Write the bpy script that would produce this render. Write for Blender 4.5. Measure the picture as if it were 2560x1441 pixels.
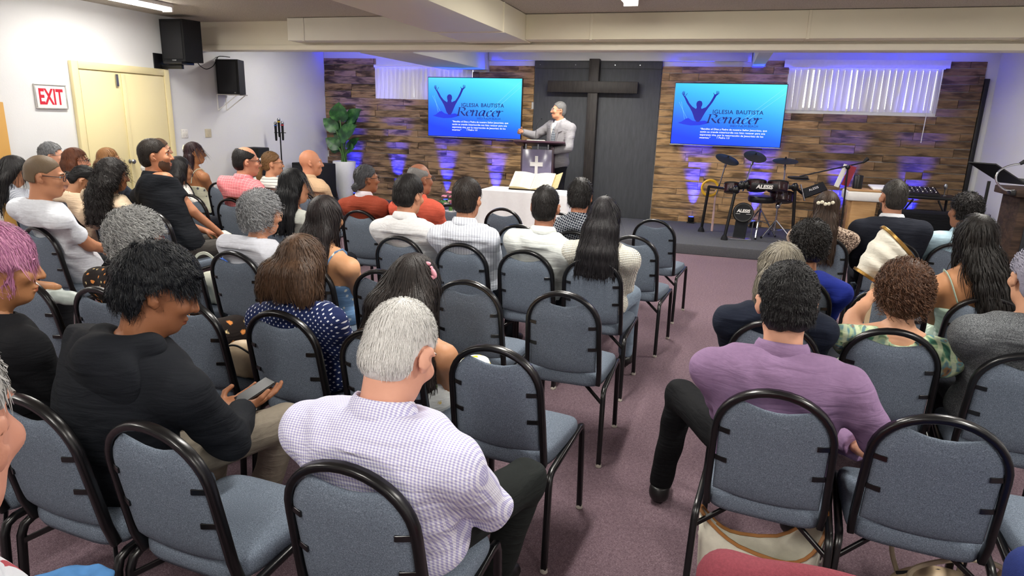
import bpy, bmesh, math, random
import numpy as np
from mathutils import Vector, Matrix
for o in list(bpy.data.objects): bpy.data.objects.remove(o, do_unlink=True)
scene = bpy.context.scene
COL = scene.collection
RNG = np.random.default_rng(7); random.seed(7)

# ------------------------------------------------------------------ camera
FPX = 1640.0; CX, CY = 1280.0, 720.5; CAMH = 1.72
def _dv(p):
    v = np.array([p[0]-CX, p[1]-CY, FPX]); return v/np.linalg.norm(v)
_dn = _dv((1082, 7043)); _fw = _dv((1813, 305)); _fw = _fw-_dn*np.dot(_fw, _dn); _fw /= np.linalg.norm(_fw)
_rt = np.cross(_dn, _fw)
CR = np.stack([_rt, _fw, -_dn])                 # photo-camera axes -> world
CO = np.array([0, 0, CAMH])
def ray(p): return CR@_dv(p)
def onz(p, z): v = ray(p); return CO+v*((z-CAMH)/v[2])
def ony(p, y): v = ray(p); return CO+v*(y/v[1])
def onx(p, x): v = ray(p); return CO+v*(x/v[0])
cam = bpy.data.cameras.new('camera'); camo = bpy.data.objects.new('camera', cam); COL.objects.link(camo)
cam.sensor_width = 36; cam.lens = 36*FPX/2560; cam.clip_start = 0.02; cam.clip_end = 100
m = np.eye(4); m[:3, 0] = CR[:, 0]; m[:3, 1] = -CR[:, 1]; m[:3, 2] = -CR[:, 2]; m[:3, 3] = CO
camo.matrix_world = Matrix(m.tolist()); scene.camera = camo

# ------------------------------------------------------------------ world, exposure
scene.view_settings.view_transform = 'Standard'; scene.view_settings.look = 'None'
scene.view_settings.gamma = 1; scene.view_settings.use_curve_mapping = False
scene.view_settings.exposure = 0.26
w = bpy.data.worlds.new('daylight'); scene.world = w; w.use_nodes = True
w.node_tree.nodes['Background'].inputs[0].default_value = (0.93, 0.95, 1.0, 1)
w.node_tree.nodes['Background'].inputs[1].default_value = 1.8
TUBE_W = 46.0      # power of one fluorescent fixture
LED_W = 1400.0       # power of one blue stage uplight

# ------------------------------------------------------------------ materials
MATS = {}
def lin(c):
    if isinstance(c, str):
        c = c.lstrip('#'); c = [int(c[i:i+2], 16)/255 for i in (0, 2, 4)]
    return tuple((x/12.92 if x <= .04045 else ((x+.055)/1.055)**2.4) for x in c[:3])+(1,)
class NT:
    def __init__(s, name):
        s.m = bpy.data.materials.new(name); s.m.use_nodes = True
        s.t = s.m.node_tree; s.b = s.t.nodes['Principled BSDF']; s.out = s.t.nodes['Material Output']
    def n(s, typ, **kw):
        nd = s.t.nodes.new('ShaderNode'+typ)
        for k, v in kw.items():
            if k.startswith('i_'):
                nd.inputs[int(k[2:]) if k[2:].isdigit() else k[2:].replace('_', ' ')].default_value = v
            else: setattr(nd, k, v)
        return nd
    def l(s, a, b): s.t.links.new(a, b)
    def co(s, kind='Object'): return s.n('TexCoord').outputs[kind]
    def mapping(s, scale=(1, 1, 1), rot=(0, 0, 0), kind='Object'):
        mp = s.n('Mapping'); mp.inputs['Scale'].default_value = scale; mp.inputs['Rotation'].default_value = rot
        s.l(s.co(kind), mp.inputs[0]); return mp.outputs[0]
    def noise(s, vec, scale, detail=3, rough=.5, dist=0):
        nd = s.n('TexNoise'); nd.inputs['Scale'].default_value = scale; nd.inputs['Detail'].default_value = detail
        nd.inputs['Roughness'].default_value = rough; nd.inputs['Distortion'].default_value = dist
        if vec is not None: s.l(vec, nd.inputs['Vector'])
        return nd.outputs['Fac']
    def ramp(s, fac, stops, interp='LINEAR'):
        r = s.n('ValToRGB'); cr = r.color_ramp; cr.interpolation = interp
        while len(cr.elements) < len(stops): cr.elements.new(.5)
        for e, (p, c) in zip(cr.elements, stops): e.position = p; e.color = lin(c) if not isinstance(c, float) else (c, c, c, 1)
        s.l(fac, r.inputs[0]); return r.outputs[0]
    def math(s, op, a, b=None):
        nd = s.n('Math', operation=op)
        for i, x in enumerate((a, b)):
            if x is None: continue
            if isinstance(x, (int, float)): nd.inputs[i].default_value = x
            else: s.l(x, nd.inputs[i])
        return nd.outputs[0]
    def mix(s, fac, a, b, mode='MIX'):
        nd = s.n('Mix', data_type='RGBA', blend_type=mode)
        for i, x in ((0, fac), (6, a), (7, b)):
            if isinstance(x, (int, float)): nd.inputs[i].default_value = x
            elif isinstance(x, (tuple, str)): nd.inputs[i].default_value = lin(x)
            else: s.l(x, nd.inputs[i])
        return nd.outputs[2]
    def bump(s, h, strength=.3, dist=.01):
        b = s.n('Bump'); b.inputs['Strength'].default_value = strength; b.inputs['Distance'].default_value = dist
        s.l(h, b.inputs['Height']); s.l(b.outputs[0], s.b.inputs['Normal'])
    def base(s, c):
        if isinstance(c, (tuple, str)): s.b.inputs['Base Color'].default_value = lin(c)
        else: s.l(c, s.b.inputs['Base Color'])
    def set(s, rough=.6, metal=0, spec=.5, **kw):
        s.b.inputs['Roughness'].default_value = rough; s.b.inputs['Metallic'].default_value = metal
        s.b.inputs['Specular IOR Level'].default_value = spec
        for k, v in kw.items(): s.b.inputs[k.replace('_', ' ')].default_value = v
def plain(name, c, rough=.6, metal=0, spec=.5, var=.08, nscale=30, bump=0, bscale=200):
    if name in MATS: return MATS[name]
    t = NT(name); t.set(rough, metal, spec)
    L = lin(c); dk = tuple(x*(1-var) for x in L[:3])+(1,); lt = tuple(min(1, x*(1+var)) for x in L[:3])+(1,)
    v = t.co(); r = t.n('ValToRGB'); t.l(t.noise(v, nscale), r.inputs[0])
    r.color_ramp.elements[0].color = dk; r.color_ramp.elements[1].color = lt
    r.color_ramp.elements[0].position = .3; r.color_ramp.elements[1].position = .7
    t.base(r.outputs[0])
    if bump: t.bump(t.noise(v, bscale, 2), bump, .004)
    MATS[name] = t.m; return t.m
def emit(name, c, strength):
    if name in MATS: return MATS[name]
    t = NT(name); t.base((0, 0, 0)); t.set(.5)
    v = t.co(); col = t.mix(t.noise(v, 5), c, c)
    t.l(col, t.b.inputs['Emission Color']); t.b.inputs['Emission Strength'].default_value = strength
    MATS[name] = t.m; return t.m

# ------------------------------------------------------------------ mesh helpers
def mesh_np(name, V, F, mats=(), smooth=True, midx=None, angle=None):
    """F: (n,4) or (n,3) int array, or list of polygons"""
    me = bpy.data.meshes.new(name)
    if isinstance(F, np.ndarray):
        V = np.asarray(V, np.float32); k = F.shape[1]; n = len(F)
        me.vertices.add(len(V)); me.vertices.foreach_set('co', V.ravel())
        me.loops.add(n*k); me.loops.foreach_set('vertex_index', F.astype(np.int32).ravel())
        me.polygons.add(n); me.polygons.foreach_set('loop_start', np.arange(0, n*k, k, dtype=np.int32))
    else:
        me.from_pydata([tuple(map(float, v)) for v in V], [], F)
    for mt in mats: me.materials.append(mt)
    if midx is not None: me.polygons.foreach_set('material_index', np.asarray(midx, np.int32))
    me.update(calc_edges=True); me.validate()
    if smooth:
        me.polygons.foreach_set('use_smooth', np.ones(len(me.polygons), bool))
        if angle: me.set_sharp_from_angle(angle=math.radians(angle))
    return me
def add(name, me, parent=None, loc=None, rot=None):
    o = bpy.data.objects.new(name, me); COL.objects.link(o)
    if parent is not None: o.parent = parent
    if loc is not None: o.location = tuple(map(float, loc))
    if rot is not None: o.rotation_euler = rot
    return o
def tag(o, label=None, cat=None, group=None, kind=None):
    if label: o['label'] = label
    if cat: o['category'] = cat
    if group: o['group'] = group
    if kind: o['kind'] = kind
    return o
def thing(name, label, cat, loc=(0, 0, 0), rotz=0, group=None):
    o = add(name, None, None, loc, (0, 0, rotz)); o.empty_display_size = .1
    return tag(o, label, cat, group)
class MB:
    """collects shapes into one mesh"""
    def __init__(s): s.V = []; s.F = []
    def _add(s, V, F):
        n = len(s.V); s.V += [tuple(map(float, v)) for v in V]; s.F += [[i+n for i in f] for f in F]; return s
    def box(s, lo, hi, bev=0):
        lo = np.array(lo, float); hi = np.array(hi, float)
        if bev <= 0:
            V = [(x, y, z) for x in (lo[0], hi[0]) for y in (lo[1], hi[1]) for z in (lo[2], hi[2])]
            F = [(0, 1, 3, 2), (4, 6, 7, 5), (0, 4, 5, 1), (2, 3, 7, 6), (0, 2, 6, 4), (1, 5, 7, 3)]
            return s._add(V, F)
        bm = bmesh.new(); bmesh.ops.create_cube(bm, size=1)
        for v in bm.verts: v.co = Vector(((lo+hi)/2+np.array(v.co)*(hi-lo)))
        bmesh.ops.bevel(bm, geom=bm.edges[:], offset=bev, segments=2, affect='EDGES', profile=.5)
        bm.verts.index_update(); s._add([v.co[:] for v in bm.verts], [[v.index for v in f.verts] for f in bm.faces]); bm.free(); return s
    def obox(s, c, half, R):
        V = [np.array(c)+np.array(R)@(np.array(half)*np.array(k)) for k in [(x, y, z) for x in (-1, 1) for y in (-1, 1) for z in (-1, 1)]]
        return s._add(V, [(0, 1, 3, 2), (4, 6, 7, 5), (0, 4, 5, 1), (2, 3, 7, 6), (0, 2, 6, 4), (1, 5, 7, 3)])
    def tube(s, pts, r, n=8, closed=False, rect=None, up=None, caps=True):
        P = [np.array(p, float) for p in pts]; N = len(P); rs = r if isinstance(r, (list, tuple, np.ndarray)) else [r]*N
        u = None; V = []
        for i in range(N):
            a = P[(i-1) % N] if closed or i > 0 else P[0]; b = P[(i+1) % N] if closed or i < N-1 else P[-1]
            t = b-a; t /= (np.linalg.norm(t)+1e-12)
            if u is None:
                u = np.array(up if up is not None else ((0, 0, 1) if abs(t[2]) < .9 else (0, 1, 0)), float)
            u = u-t*np.dot(u, t); u /= (np.linalg.norm(u)+1e-12); w_ = np.cross(t, u)
            if rect:
                a_, b_ = rect[0]/2, rect[1]/2; c = min(a_, b_)*.35
                sec = [(-a_+c, -b_), (a_-c, -b_), (a_, -b_+c), (a_, b_-c), (a_-c, b_), (-a_+c, b_), (-a_, b_-c), (-a_, -b_+c)]
                V += [P[i]+u*q[0]+w_*q[1] for q in sec]; n = 8
            else:
                V += [P[i]+rs[i]*(u*math.cos(2*math.pi*k/n)+w_*math.sin(2*math.pi*k/n)) for k in range(n)]
        F = []
        M = N if closed else N-1
        for i in range(M):
            j = (i+1) % N
            for k in range(n): F.append((i*n+k, i*n+(k+1) % n, j*n+(k+1) % n, j*n+k))
        if not closed and caps: F += [tuple(range(n))[::-1], tuple(range((N-1)*n, N*n))]
        return s._add(V, F)
    def lathe(s, prof, c=(0, 0, 0), n=24, axis=None, cap=True):
        """prof: list of (radius, height)"""
        A = np.eye(3)
        if axis is not None:
            z = np.array(axis, float); z /= np.linalg.norm(z); x = np.cross((0, 1, 0) if abs(z[1]) < .9 else (1, 0, 0), z); x /= np.linalg.norm(x)
            A = np.stack([x, np.cross(z, x), z], 1)
        V = []; F = []
        for r, h in prof:
            for k in range(n):
                a = 2*math.pi*k/n; V.append(np.array(c)+A@np.array([r*math.cos(a), r*math.sin(a), h]))
        for i in range(len(prof)-1):
            for k in range(n): F.append((i*n+k, i*n+(k+1) % n, (i+1)*n+(k+1) % n, (i+1)*n+k))
        if cap: F += [tuple(range(n))[::-1], tuple(range((len(prof)-1)*n, len(prof)*n))]
        return s._add(V, F)
    def ball(s, c, r, n=12, m=8, R=None):
        r = np.array([r]*3 if np.isscalar(r) else r, float); R = np.eye(3) if R is None else np.array(R)
        V = [np.array(c)+R@(r*np.array([math.sin(math.pi*i/m)*math.cos(2*math.pi*k/n), math.sin(math.pi*i/m)*math.sin(2*math.pi*k/n), math.cos(math.pi*i/m)])) for i in range(1, m) for k in range(n)]
        V += [np.array(c)+R@np.array([0, 0, r[2]]), np.array(c)-R@np.array([0, 0, r[2]])]; F = []
        for i in range(m-2):
            for k in range(n): F.append((i*n+k, (i+1)*n+k, (i+1)*n+(k+1) % n, i*n+(k+1) % n))
        t = (m-1)*n
        for k in range(n): F += [(t, k, (k+1) % n), (t+1, (m-2)*n+(k+1) % n, (m-2)*n+k)]
        return s._add(V, F)
    def prism(s, poly, origin, ux, uy, depth):
        """polygon (2D) extruded along ux x uy"""
        ux = np.array(ux, float); uy = np.array(uy, float); nz = np.cross(ux, uy); nz /= np.linalg.norm(nz); o = np.array(origin, float); n = len(poly)
        V = [o+ux*p[0]+uy*p[1] for p in poly]+[o+ux*p[0]+uy*p[1]+nz*depth for p in poly]
        F = [tuple(range(n))[::-1], tuple(range(n, 2*n))]+[(i, (i+1) % n, (i+1) % n+n, i+n) for i in range(n)]
        return s._add(V, F)
    def mesh(s, name, mat, smooth=True, angle=40, mats=None):
        return mesh_np(name, s.V, s.F, mats or [mat], smooth, None, angle)
    def obj(s, name, mat, parent=None, loc=None, rot=None, smooth=True, angle=40):
        return add(name, s.mesh(name, mat, smooth, angle), parent, loc, rot)
def rotm(yaw=0, pitch=0, roll=0):
    """yaw about z (left +), pitch up + about x, roll to the right +"""
    return np.array(Matrix.Rotation(yaw, 3, 'Z')@Matrix.Rotation(pitch, 3, 'X')@Matrix.Rotation(roll, 3, 'Y'))
def smooth_path(P, n=6, closed=False):
    P = [np.array(p, float) for p in P]; out = []; N = len(P)
    for i in range(N if closed else N-1):
        p0 = P[(i-1) % N] if closed or i > 0 else P[0]; p1 = P[i]; p2 = P[(i+1) % N]; p3 = P[(i+2) % N] if closed or i+2 < N else P[-1]
        for k in range(n):
            t = k/n; out.append(.5*((2*p1)+(-p0+p2)*t+(2*p0-5*p1+4*p2-p3)*t*t+(-p0+3*p1-3*p2+p3)*t**3))
    if not closed: out.append(P[-1])
    return out
def text_mesh(body, size, align='LEFT', extrude=0, space=1.0, shear=0, bold=0):
    cu = bpy.data.curves.new('lettering', 'FONT'); cu.body = body; cu.size = size; cu.align_x = align; cu.extrude = extrude
    cu.space_character = space; cu.shear = shear; cu.offset = bold; cu.resolution_u = 3
    o = bpy.data.objects.new('lettering', cu); COL.objects.link(o)
    dg = bpy.context.evaluated_depsgraph_get(); me = bpy.data.meshes.new_from_object(o.evaluated_get(dg))
    V = np.array([v.co[:] for v in me.vertices]); F = [list(p.vertices) for p in me.polygons]
    bpy.data.objects.remove(o, do_unlink=True); bpy.data.curves.remove(cu); bpy.data.meshes.remove(me)
    return V, F

# ------------------------------------------------------------------ setting
XL, XR, YB, YF, ZC = -7.2, 3.55, -2.6, 11.18, 2.88
STZ = 0.14; STY = 9.08
def paint(name, c, rough=.75, blotch=.05, bs=.35, bump=.15):
    t = NT(name); t.set(rough, 0, .3); v = t.co()
    L = np.array(lin(c)[:3]); a = tuple(L*(1-blotch))+(1,); b = tuple(np.minimum(1, L*(1+blotch)))+(1,)
    r = t.n('ValToRGB'); t.l(t.noise(v, 1.3, 5, .6), r.inputs[0]); r.color_ramp.elements[0].color = a; r.color_ramp.elements[1].color = b
    t.base(r.outputs[0]); t.bump(t.noise(v, 60, 4, .7), bump, .004); return t.m
M_WALL = paint('wall_paint', '#d9dadb', bump=.35)
M_CREAM = paint('cream_paint', '#e9e3d1', .55)
M_DUCT = paint('duct_cream_paint', '#e6dfc6', .5)
t = NT('popcorn_ceiling'); t.set(.95, 0, .1); v = t.co()
t.base(t.ramp(t.noise(v, 90, 3, .7), [(.3, '#b8b0a3'), (.7, '#e4dccf')])); t.bump(t.noise(v, 120, 4, .8), .9, .012); M_CEIL = t.m
t = NT('mauve_carpet'); t.set(1, 0, .1); v = t.co()
n1 = t.noise(t.mapping((140, 330, 1)), 1, 4, .75); n2 = t.noise(v, .9, 4, .6); n3 = t.noise(v, 55, 4, .7)
c = t.ramp(n1, [(.32, '#5b4850'), (.5, '#8a727b'), (.68, '#bca9b0')]); c = t.mix(t.ramp(n2, [(.35, .0), (.7, .22)]), c, '#6b5862')
c = t.mix(t.ramp(n3, [(.35, .45), (.6, .0)]), c, '#57444d'); t.base(c); t.bump(n1, .8, .008); M_CARPET = t.m
t = NT('charcoal_stage_carpet'); t.set(1, 0, .1); v = t.co()
n1 = t.noise(v, 260, 3, .7); t.base(t.ramp(n1, [(.3, '#3b3c40'), (.7, '#74757a')])); t.bump(n1, .6, .006); M_STAGE = t.m
def wood(name, cols, scorch='#241a14', scale=1., scorch_amt=.5):
    t = NT(name); t.set(.7, 0, .25)
    oi = t.n('ObjectInfo').outputs['Random']; 
    vv = t.n('VectorMath', operation='ADD'); t.l(t.co(), vv.inputs[0]); cb = t.n('CombineXYZ')
    for i in range(3): t.l(t.math('MULTIPLY', oi, 37.+11*i), cb.inputs[i])
    t.l(cb.outputs[0], vv.inputs[1]); mp = t.n('Mapping'); mp.inputs['Scale'].default_value = (1.2, 6, 14); t.l(vv.outputs[0], mp.inputs[0])
    g = t.noise(mp.outputs[0], 3.5*scale, 6, .65, .8)
    base = t.ramp(oi, [(0, cols[0]), (.25, cols[1]), (.5, cols[2]), (.75, cols[3]), (1, cols[1])])
    c = t.mix(t.ramp(g, [(.35, .0), (.62, .75)]), base, cols[4])
    mp2 = t.n('Mapping'); mp2.inputs['Scale'].default_value = (1.6, 4, 7); t.l(vv.outputs[0], mp2.inputs[0])
    s = t.noise(mp2.outputs[0], 1.5, 3, .6, .4)
    c = t.mix(t.ramp(s, [(.46, .0), (.62, scorch_amt)]), c, scorch)
    t.base(c); t.bump(g, .35, .006); return t.m
M_WOODL = wood('scorched_pallet_wood_brown', ['#866a50', '#6f5745', '#98785a', '#58473b', '#ae9172'], scorch_amt=.85)
M_WOODR = wood('scorched_pallet_wood_amber', ['#a07e58', '#8a6846', '#b48e62', '#6c533c', '#cda97b'], scorch_amt=.7)
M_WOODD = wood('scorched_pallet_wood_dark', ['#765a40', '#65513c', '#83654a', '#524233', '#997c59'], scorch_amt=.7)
t = NT('black_stained_plywood'); t.set(.62, 0, .3); v = t.co(); n1 = t.noise(t.mapping((8, 8, 1.2)), 4, 5, .6)
t.base(t.ramp(n1, [(.3, '#424448'), (.7, '#4d4f53')])); t.bump(n1, .1, .003); M_PANEL = t.m
t = NT('dark_cross_timber'); t.set(.55, 0, .35); n1 = t.noise(t.mapping((30, 30, 2)), 3, 5, .6)
t.base(t.ramp(n1, [(.3, '#201d1c'), (.7, '#3a3533')])); t.bump(n1, .5, .005); M_CROSS = t.m
M_BLACK = plain('black_powder_coat', '#0d0d0f', .35, 0, .5, .1)
M_BLACKR = plain('black_rubber', '#15161a', .75, 0, .3, .15)
M_CHROME = plain('chrome', '#c9ccd2', .18, 1, .5, .03)
M_STEEL = plain('brushed_steel', '#9a9ca0', .35, 1, .5, .05)
M_WHITEP = plain('white_plastic', '#e6e4de', .4, 0, .5, .03)
M_DARKTXT = plain('navy_print', '#12245e', .5)

def struct(name, mb, mat, parent=None, angle=40):
    o = mb.obj(name, mat, parent, angle=angle)
    if parent is None: o['kind'] = 'structure'
    return o
struct('floor', MB().box((XL-.2, YB-.2, -.2), (XR+.2, YF+.2, 0)), M_CARPET)
struct('ceiling', MB().box((XL-.2, YB-.2, ZC), (XR+.2, YF+.2, ZC+.2)), M_CEIL)
wl = struct('wall_left', MB().box((XL-.2, YB-.2, 0), (XL, YF+.2, ZC)), M_WALL)
struct('wall_right', MB().box((XR, YB-.2, 0), (XR+.2, YF+.2, ZC)), M_WALL)
struct('wall_back', MB().box((XL, YB-.2, 0), (XR, YB, ZC)), M_WALL)
W1 = (-6.13, -4.25, 1.99, 2.56); W2 = (.84, 2.88, 1.97, 2.60)
mb = MB(); y0, y1 = YF, YF+.2
for a, b, z0, z1 in ((XL, W1[0], 0, ZC), (W1[0], W1[1], 0, W1[2]), (W1[0], W1[1], W1[3], ZC), (W1[1], W2[0], 0, ZC), (W2[0], W2[1], 0, W2[2]), (W2[0], W2[1], W2[3], ZC), (W2[1], XR, 0, ZC)):
    mb.box((a, y0, z0), (b, y1, z1))
wf = struct('wall_front', mb, M_WALL)
# stage platform
stg = struct('floor_stage', MB().box((XL, STY, 0), (XR, YF, STZ), .012), M_STAGE)
# cross beam, ducts
mb = MB().box((XL, 8.0, 2.57), (XR, 8.22, ZC)); mb.box((XL, 7.965, 2.51), (XR, 8.22, 2.575), .006)
struct('trim_1', mb, M_CREAM)
mb = MB().box((-5.5, 7.72, 2.60), (-3.1, 7.998, ZC-.005), .006); mb.box((-5.28, 7.712, 2.595), (-5.25, 7.998, ZC-.006), .003)
struct('trim_2', mb, paint('white_duct_paint', '#e2dfd3', .6, .1))
mb = MB().box((-2.3, 7.72, 2.60), (XR-.001, 7.998, ZC-.005), .006)
for x in (-1.55, .7, 2.6): mb.box((x, 7.712, 2.594), (x+.03, 7.998, ZC-.006), .003)
struct('trim_3', mb, M_DUCT)
mb = MB().box((-3.1, YB+.01, 2.585), (-2.3, 7.999, ZC-.004), .008)
for y in (2.2, 4.6, 6.9): mb.box((-3.108, y, 2.578), (-2.292, y+.03, ZC-.004), .003)
struct('trim_4', mb, M_DUCT)
# beams over the stage
struct('trim_5', MB().box((-4.75, 8.22, 2.50), (-3.96, YF-.001, ZC-.004), .006), M_WALL)
struct('trim_6', MB().box((.30, 8.22, 2.58), (.47, YF-.001, ZC-.004), .004), M_WALL)
struct('trim_7', MB().box((-3.95, YF-.06, 2.66), (.29, YF-.001, ZC-.004), .004), M_WALL)

# double door in the left wall
DY0, DY1, DZ = 6.06, 7.31, 2.12
M_DOOR = paint('yellow_cream_door_paint', '#e0d3a4', .45, .03)
dr = struct('door_1', MB().box((XL+.002, DY0, .01), (XL+.02, DY1, DZ)), M_DOOR)
mid = onx((298, 182), XL)[1]
MB().box((XL+.021, DY0+.01, .012), (XL+.045, mid-.004, DZ-.012), .004).obj('door_leaf', M_DOOR, dr)
MB().box((XL+.021, mid+.004, .012), (XL+.045, DY1-.01, DZ-.012), .004).obj('door_leaf', M_DOOR, dr)
MB().box((XL+.045, mid-.03, .02), (XL+.06, mid+.03, DZ-.02), .004).obj('astragal', M_DOOR, dr)
mb = MB().box((XL+.001, DY0-.085, .0), (XL+.055, DY0, DZ+.085), .008).box((XL+.001, DY1, 0), (XL+.055, DY1+.085, DZ+.085), .008).box((XL+.001, DY0, DZ), (XL+.055, DY1, DZ+.085), .008)
mb.obj('door_frame', M_DOOR, dr)
kn = onx((333, 404), XL+.09)
mb = MB().lathe([(.03, 0), (.03, .008), (.012, .012), (.012, .035), (.027, .045), (.03, .06), (.02, .072), (.002, .074)], (XL+.045, kn[1], kn[2]), 20, (1, 0, 0)); mb.obj('door_knob', M_STEEL, dr)
MB().box((XL+.06, mid-.12, DZ-.17), (XL+.072, mid-.085, DZ-.03), .003).obj('door_latch', M_STEEL, dr)
# timber door casing at the left edge of the view
e = onx((8, 300), XL)
struct('trim_8', MB().box((XL+.001, e[1]-.16, 0), (XL+.04, e[1], 1.72), .005), paint('golden_timber_casing', '#c79a55', .5))

# planks on the front wall
def rows_planks(x0, x1, z0, z1, mat, holes, rnd, ztop=None):
    z = z0
    while z < z1-.03:
        h = rnd.uniform(.098, .128); h = min(h, z1-z)
        if h < .05: h = z1-z
        x = x0-rnd.uniform(0, .6) if True else x0
        while x < x1-.01:
            L = rnd.choice([.45, .6, .75, .9, 1.1, 1.3]); a, b = max(x, x0), min(x+L, x1)
            x += L
            if b-a < .06: continue
            segs = [(a, b)]
            for hx0, hx1, hz0, hz1 in holes:
                if z+h*.5 < hz0 or z+h*.5 > hz1: continue
                ns = []
                for p, q in segs:
                    if q <= hx0 or p >= hx1: ns.append((p, q)); continue
                    if p < hx0: ns.append((p, hx0))
                    if q > hx1: ns.append((hx1, q))
                segs = ns
            for p, q in segs:
                if q-p < .03: continue
                d = rnd.uniform(.014, .034); cx, cz = (p+q)/2, z+h/2
                hx, hz = (q-p)/2-.0025, h/2-rnd.uniform(.002, .005)
                mb = MB().box((-hx, -d, -hz), (hx, 0, hz))
                o = mb.obj('plank', mat(cx, cz), wf, (cx, YF-.002, cz), smooth=False)
                o.rotation_euler = (0, rnd.uniform(-.004, .004), 0)
        z += h
rp = random.Random(3)
rows_planks(XL+.005, -3.14, STZ+.005, 2.70, lambda x, z: M_WOODL if x < -3.9 else M_WOODR, [W1[:2]+(W1[2]-.01, 3), (-4.78, -3.95, 2.49, 3), (-3.95, -3.1, 2.63, 3)], rp)
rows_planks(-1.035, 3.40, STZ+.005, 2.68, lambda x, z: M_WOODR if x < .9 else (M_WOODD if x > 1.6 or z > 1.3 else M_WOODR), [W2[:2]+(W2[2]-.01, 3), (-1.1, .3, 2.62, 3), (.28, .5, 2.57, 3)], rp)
struct('trim_9', MB().box((3.402, YF-.05, STZ), (3.46, YF-.001, 2.45), .004), M_BLACK)

# windows with vertical blinds
t = NT('window_glass'); t.set(.02, 0, .5); t.base('#ffffff'); g = t.n('BsdfTransparent'); g2 = t.n('BsdfGlossy'); g2.inputs['Roughness'].default_value = .02
mx = t.n('MixShader'); mx.inputs[0].default_value = .06; t.l(g.outputs[0], mx.inputs[1]); t.l(g2.outputs[0], mx.inputs[2]); t.l(mx.outputs[0], t.out.inputs[0]); M_GLASS = t.m
t = NT('white_vinyl_blind_slat'); t.set(.6, 0, .3); c = t.ramp(t.noise(t.mapping((20, 20, 1)), 3), [(.3, '#d4d0cb'), (.7, '#e8e5e0')]); t.base(c)
tr = t.n('BsdfTranslucent'); t.l(c, tr.inputs[0]); mx = t.n('MixShader'); mx.inputs[0].default_value = .12
t.l(t.b.outputs[0], mx.inputs[1]); t.l(tr.outputs[0], mx.inputs[2]); t.l(mx.outputs[0], t.out.inputs[0]); M_SLAT = t.m
for i, W in enumerate((W1, W2)):
    x0, x1, z0, z1 = W
    mb = MB()
    for a, b, c_, d in ((x0, x0+.04, z0, z1), (x1-.04, x1, z0, z1), (x0+.04, x1-.04, z0, z0+.04), (x0+.04, x1-.04, z1-.04, z1), ((x0+x1)/2-.02, (x0+x1)/2+.02, z0+.04, z1-.04)):
        mb.box((a, YF+.11, c_), (b, YF+.16, d))
    wn = struct('window_%d' % (i+1), mb, M_WHITEP)
    MB().box((x0+.03, YF+.135, z0+.03), ((x0+x1)/2-.015, YF+.139, z1-.03)).obj('pane', M_GLASS, wn)
    MB().box(((x0+x1)/2+.015, YF+.135, z0+.03), (x1-.03, YF+.139, z1-.03)).obj('pane', M_GLASS, wn)
    bl = thing('vertical_blinds', ('white vertical blinds behind the television left of the cross', 'white vertical blinds with daylight gaps, right of the drum kit television')[i], 'blinds', ((x0+x1)/2, YF-.03, z0), 0, 'vertical blinds on the front wall windows')
    cx = (x0+x1)/2; wd = x1-x0
    MB().box((-wd/2-.01, -.045, z1-z0-.03), (wd/2+.01, .0, z1-z0+.015), .004).obj('head_rail', M_WHITEP, bl)
    if i == 1: MB().box((-wd/2-.08, -.05, z1-z0-.02), (wd/2+.06, -.046, z1-z0+.09), .001).obj('valance', M_WHITEP, bl)
    n = int(wd/.085); r_ = random.Random(5+i)
    for k in range(n):
        x = -wd/2+.045+k*(wd-.09)/(n-1); a = (math.radians(r_.uniform(12, 28)) if i == 0 else math.radians(r_.choice([10, 14, 18, 24, 12, 42])))
        mb = MB(); hh = z1-z0-.03; sl = r_.uniform(-.012, .012)
        V = []; 
        for zz, dx in ((.0, sl), (hh, 0)):
            for q in np.linspace(-1, 1, 5): V.append((dx+q*.0435*math.cos(a), q*.0435*math.sin(a)-.006*(1-q*q), zz))
        F = [(j, j+1, j+6, j+5) for j in range(4)]
        mb._add(V, F); o = mb.obj('slat', M_SLAT, bl, (x, -.01, 0))
    if i == 1: MB().tube([(wd/2-.12, -.03, .4), (wd/2-.14, -.06, -.42)], .006, 6).obj('wand', M_WHITEP, bl)

# black panel with the cross
px0, px1 = -3.125, -1.045
pn = thing('backing_panel', 'tall black plywood panel behind the wooden cross', 'panel', ((px0+px1)/2, YF, STZ))
hw = (px1-px0)/2
MB().box((-hw, -.05, 0), (hw, -.002, 2.40), .004).obj('board', M_PANEL, pn)
MB().box((-hw-.005, -.065, 2.40), (hw+.005, -.002, 2.515), .004).obj('top_rail', M_PANEL, pn)
for x in (-.95, -.35, .3, .7): MB().lathe([(.009, 0), (.009, .004)], (x, -.065, 2.455), 8, (0, -1, 0)).obj('screw', M_STEEL, pn)
c = ony((1482, 250), YF-.15)
cr = thing('cross', 'large dark timber cross standing before the black panel', 'cross', (c[0], YF-.15, STZ))
MB().box((-.082, -.06, 0), (.082, .08, 2.54), .006).obj('upright', M_CROSS, cr)
a, b = ony((1370, 215), YF-.2)[0]-c[0], ony((1595, 217), YF-.2)[0]-c[0]; zc_ = ony((1420, 216), YF-.2)[2]-STZ
MB().box((a, -.085, zc_-.095), (b, -.061, zc_+.085), .006).box((a+.002, -.0612, zc_-.093), (-.083, .03, zc_+.083), .004).box((.083, -.0612, zc_-.093), (b-.002, .03, zc_+.083), .004).obj('crossbar', M_CROSS, cr)

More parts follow.
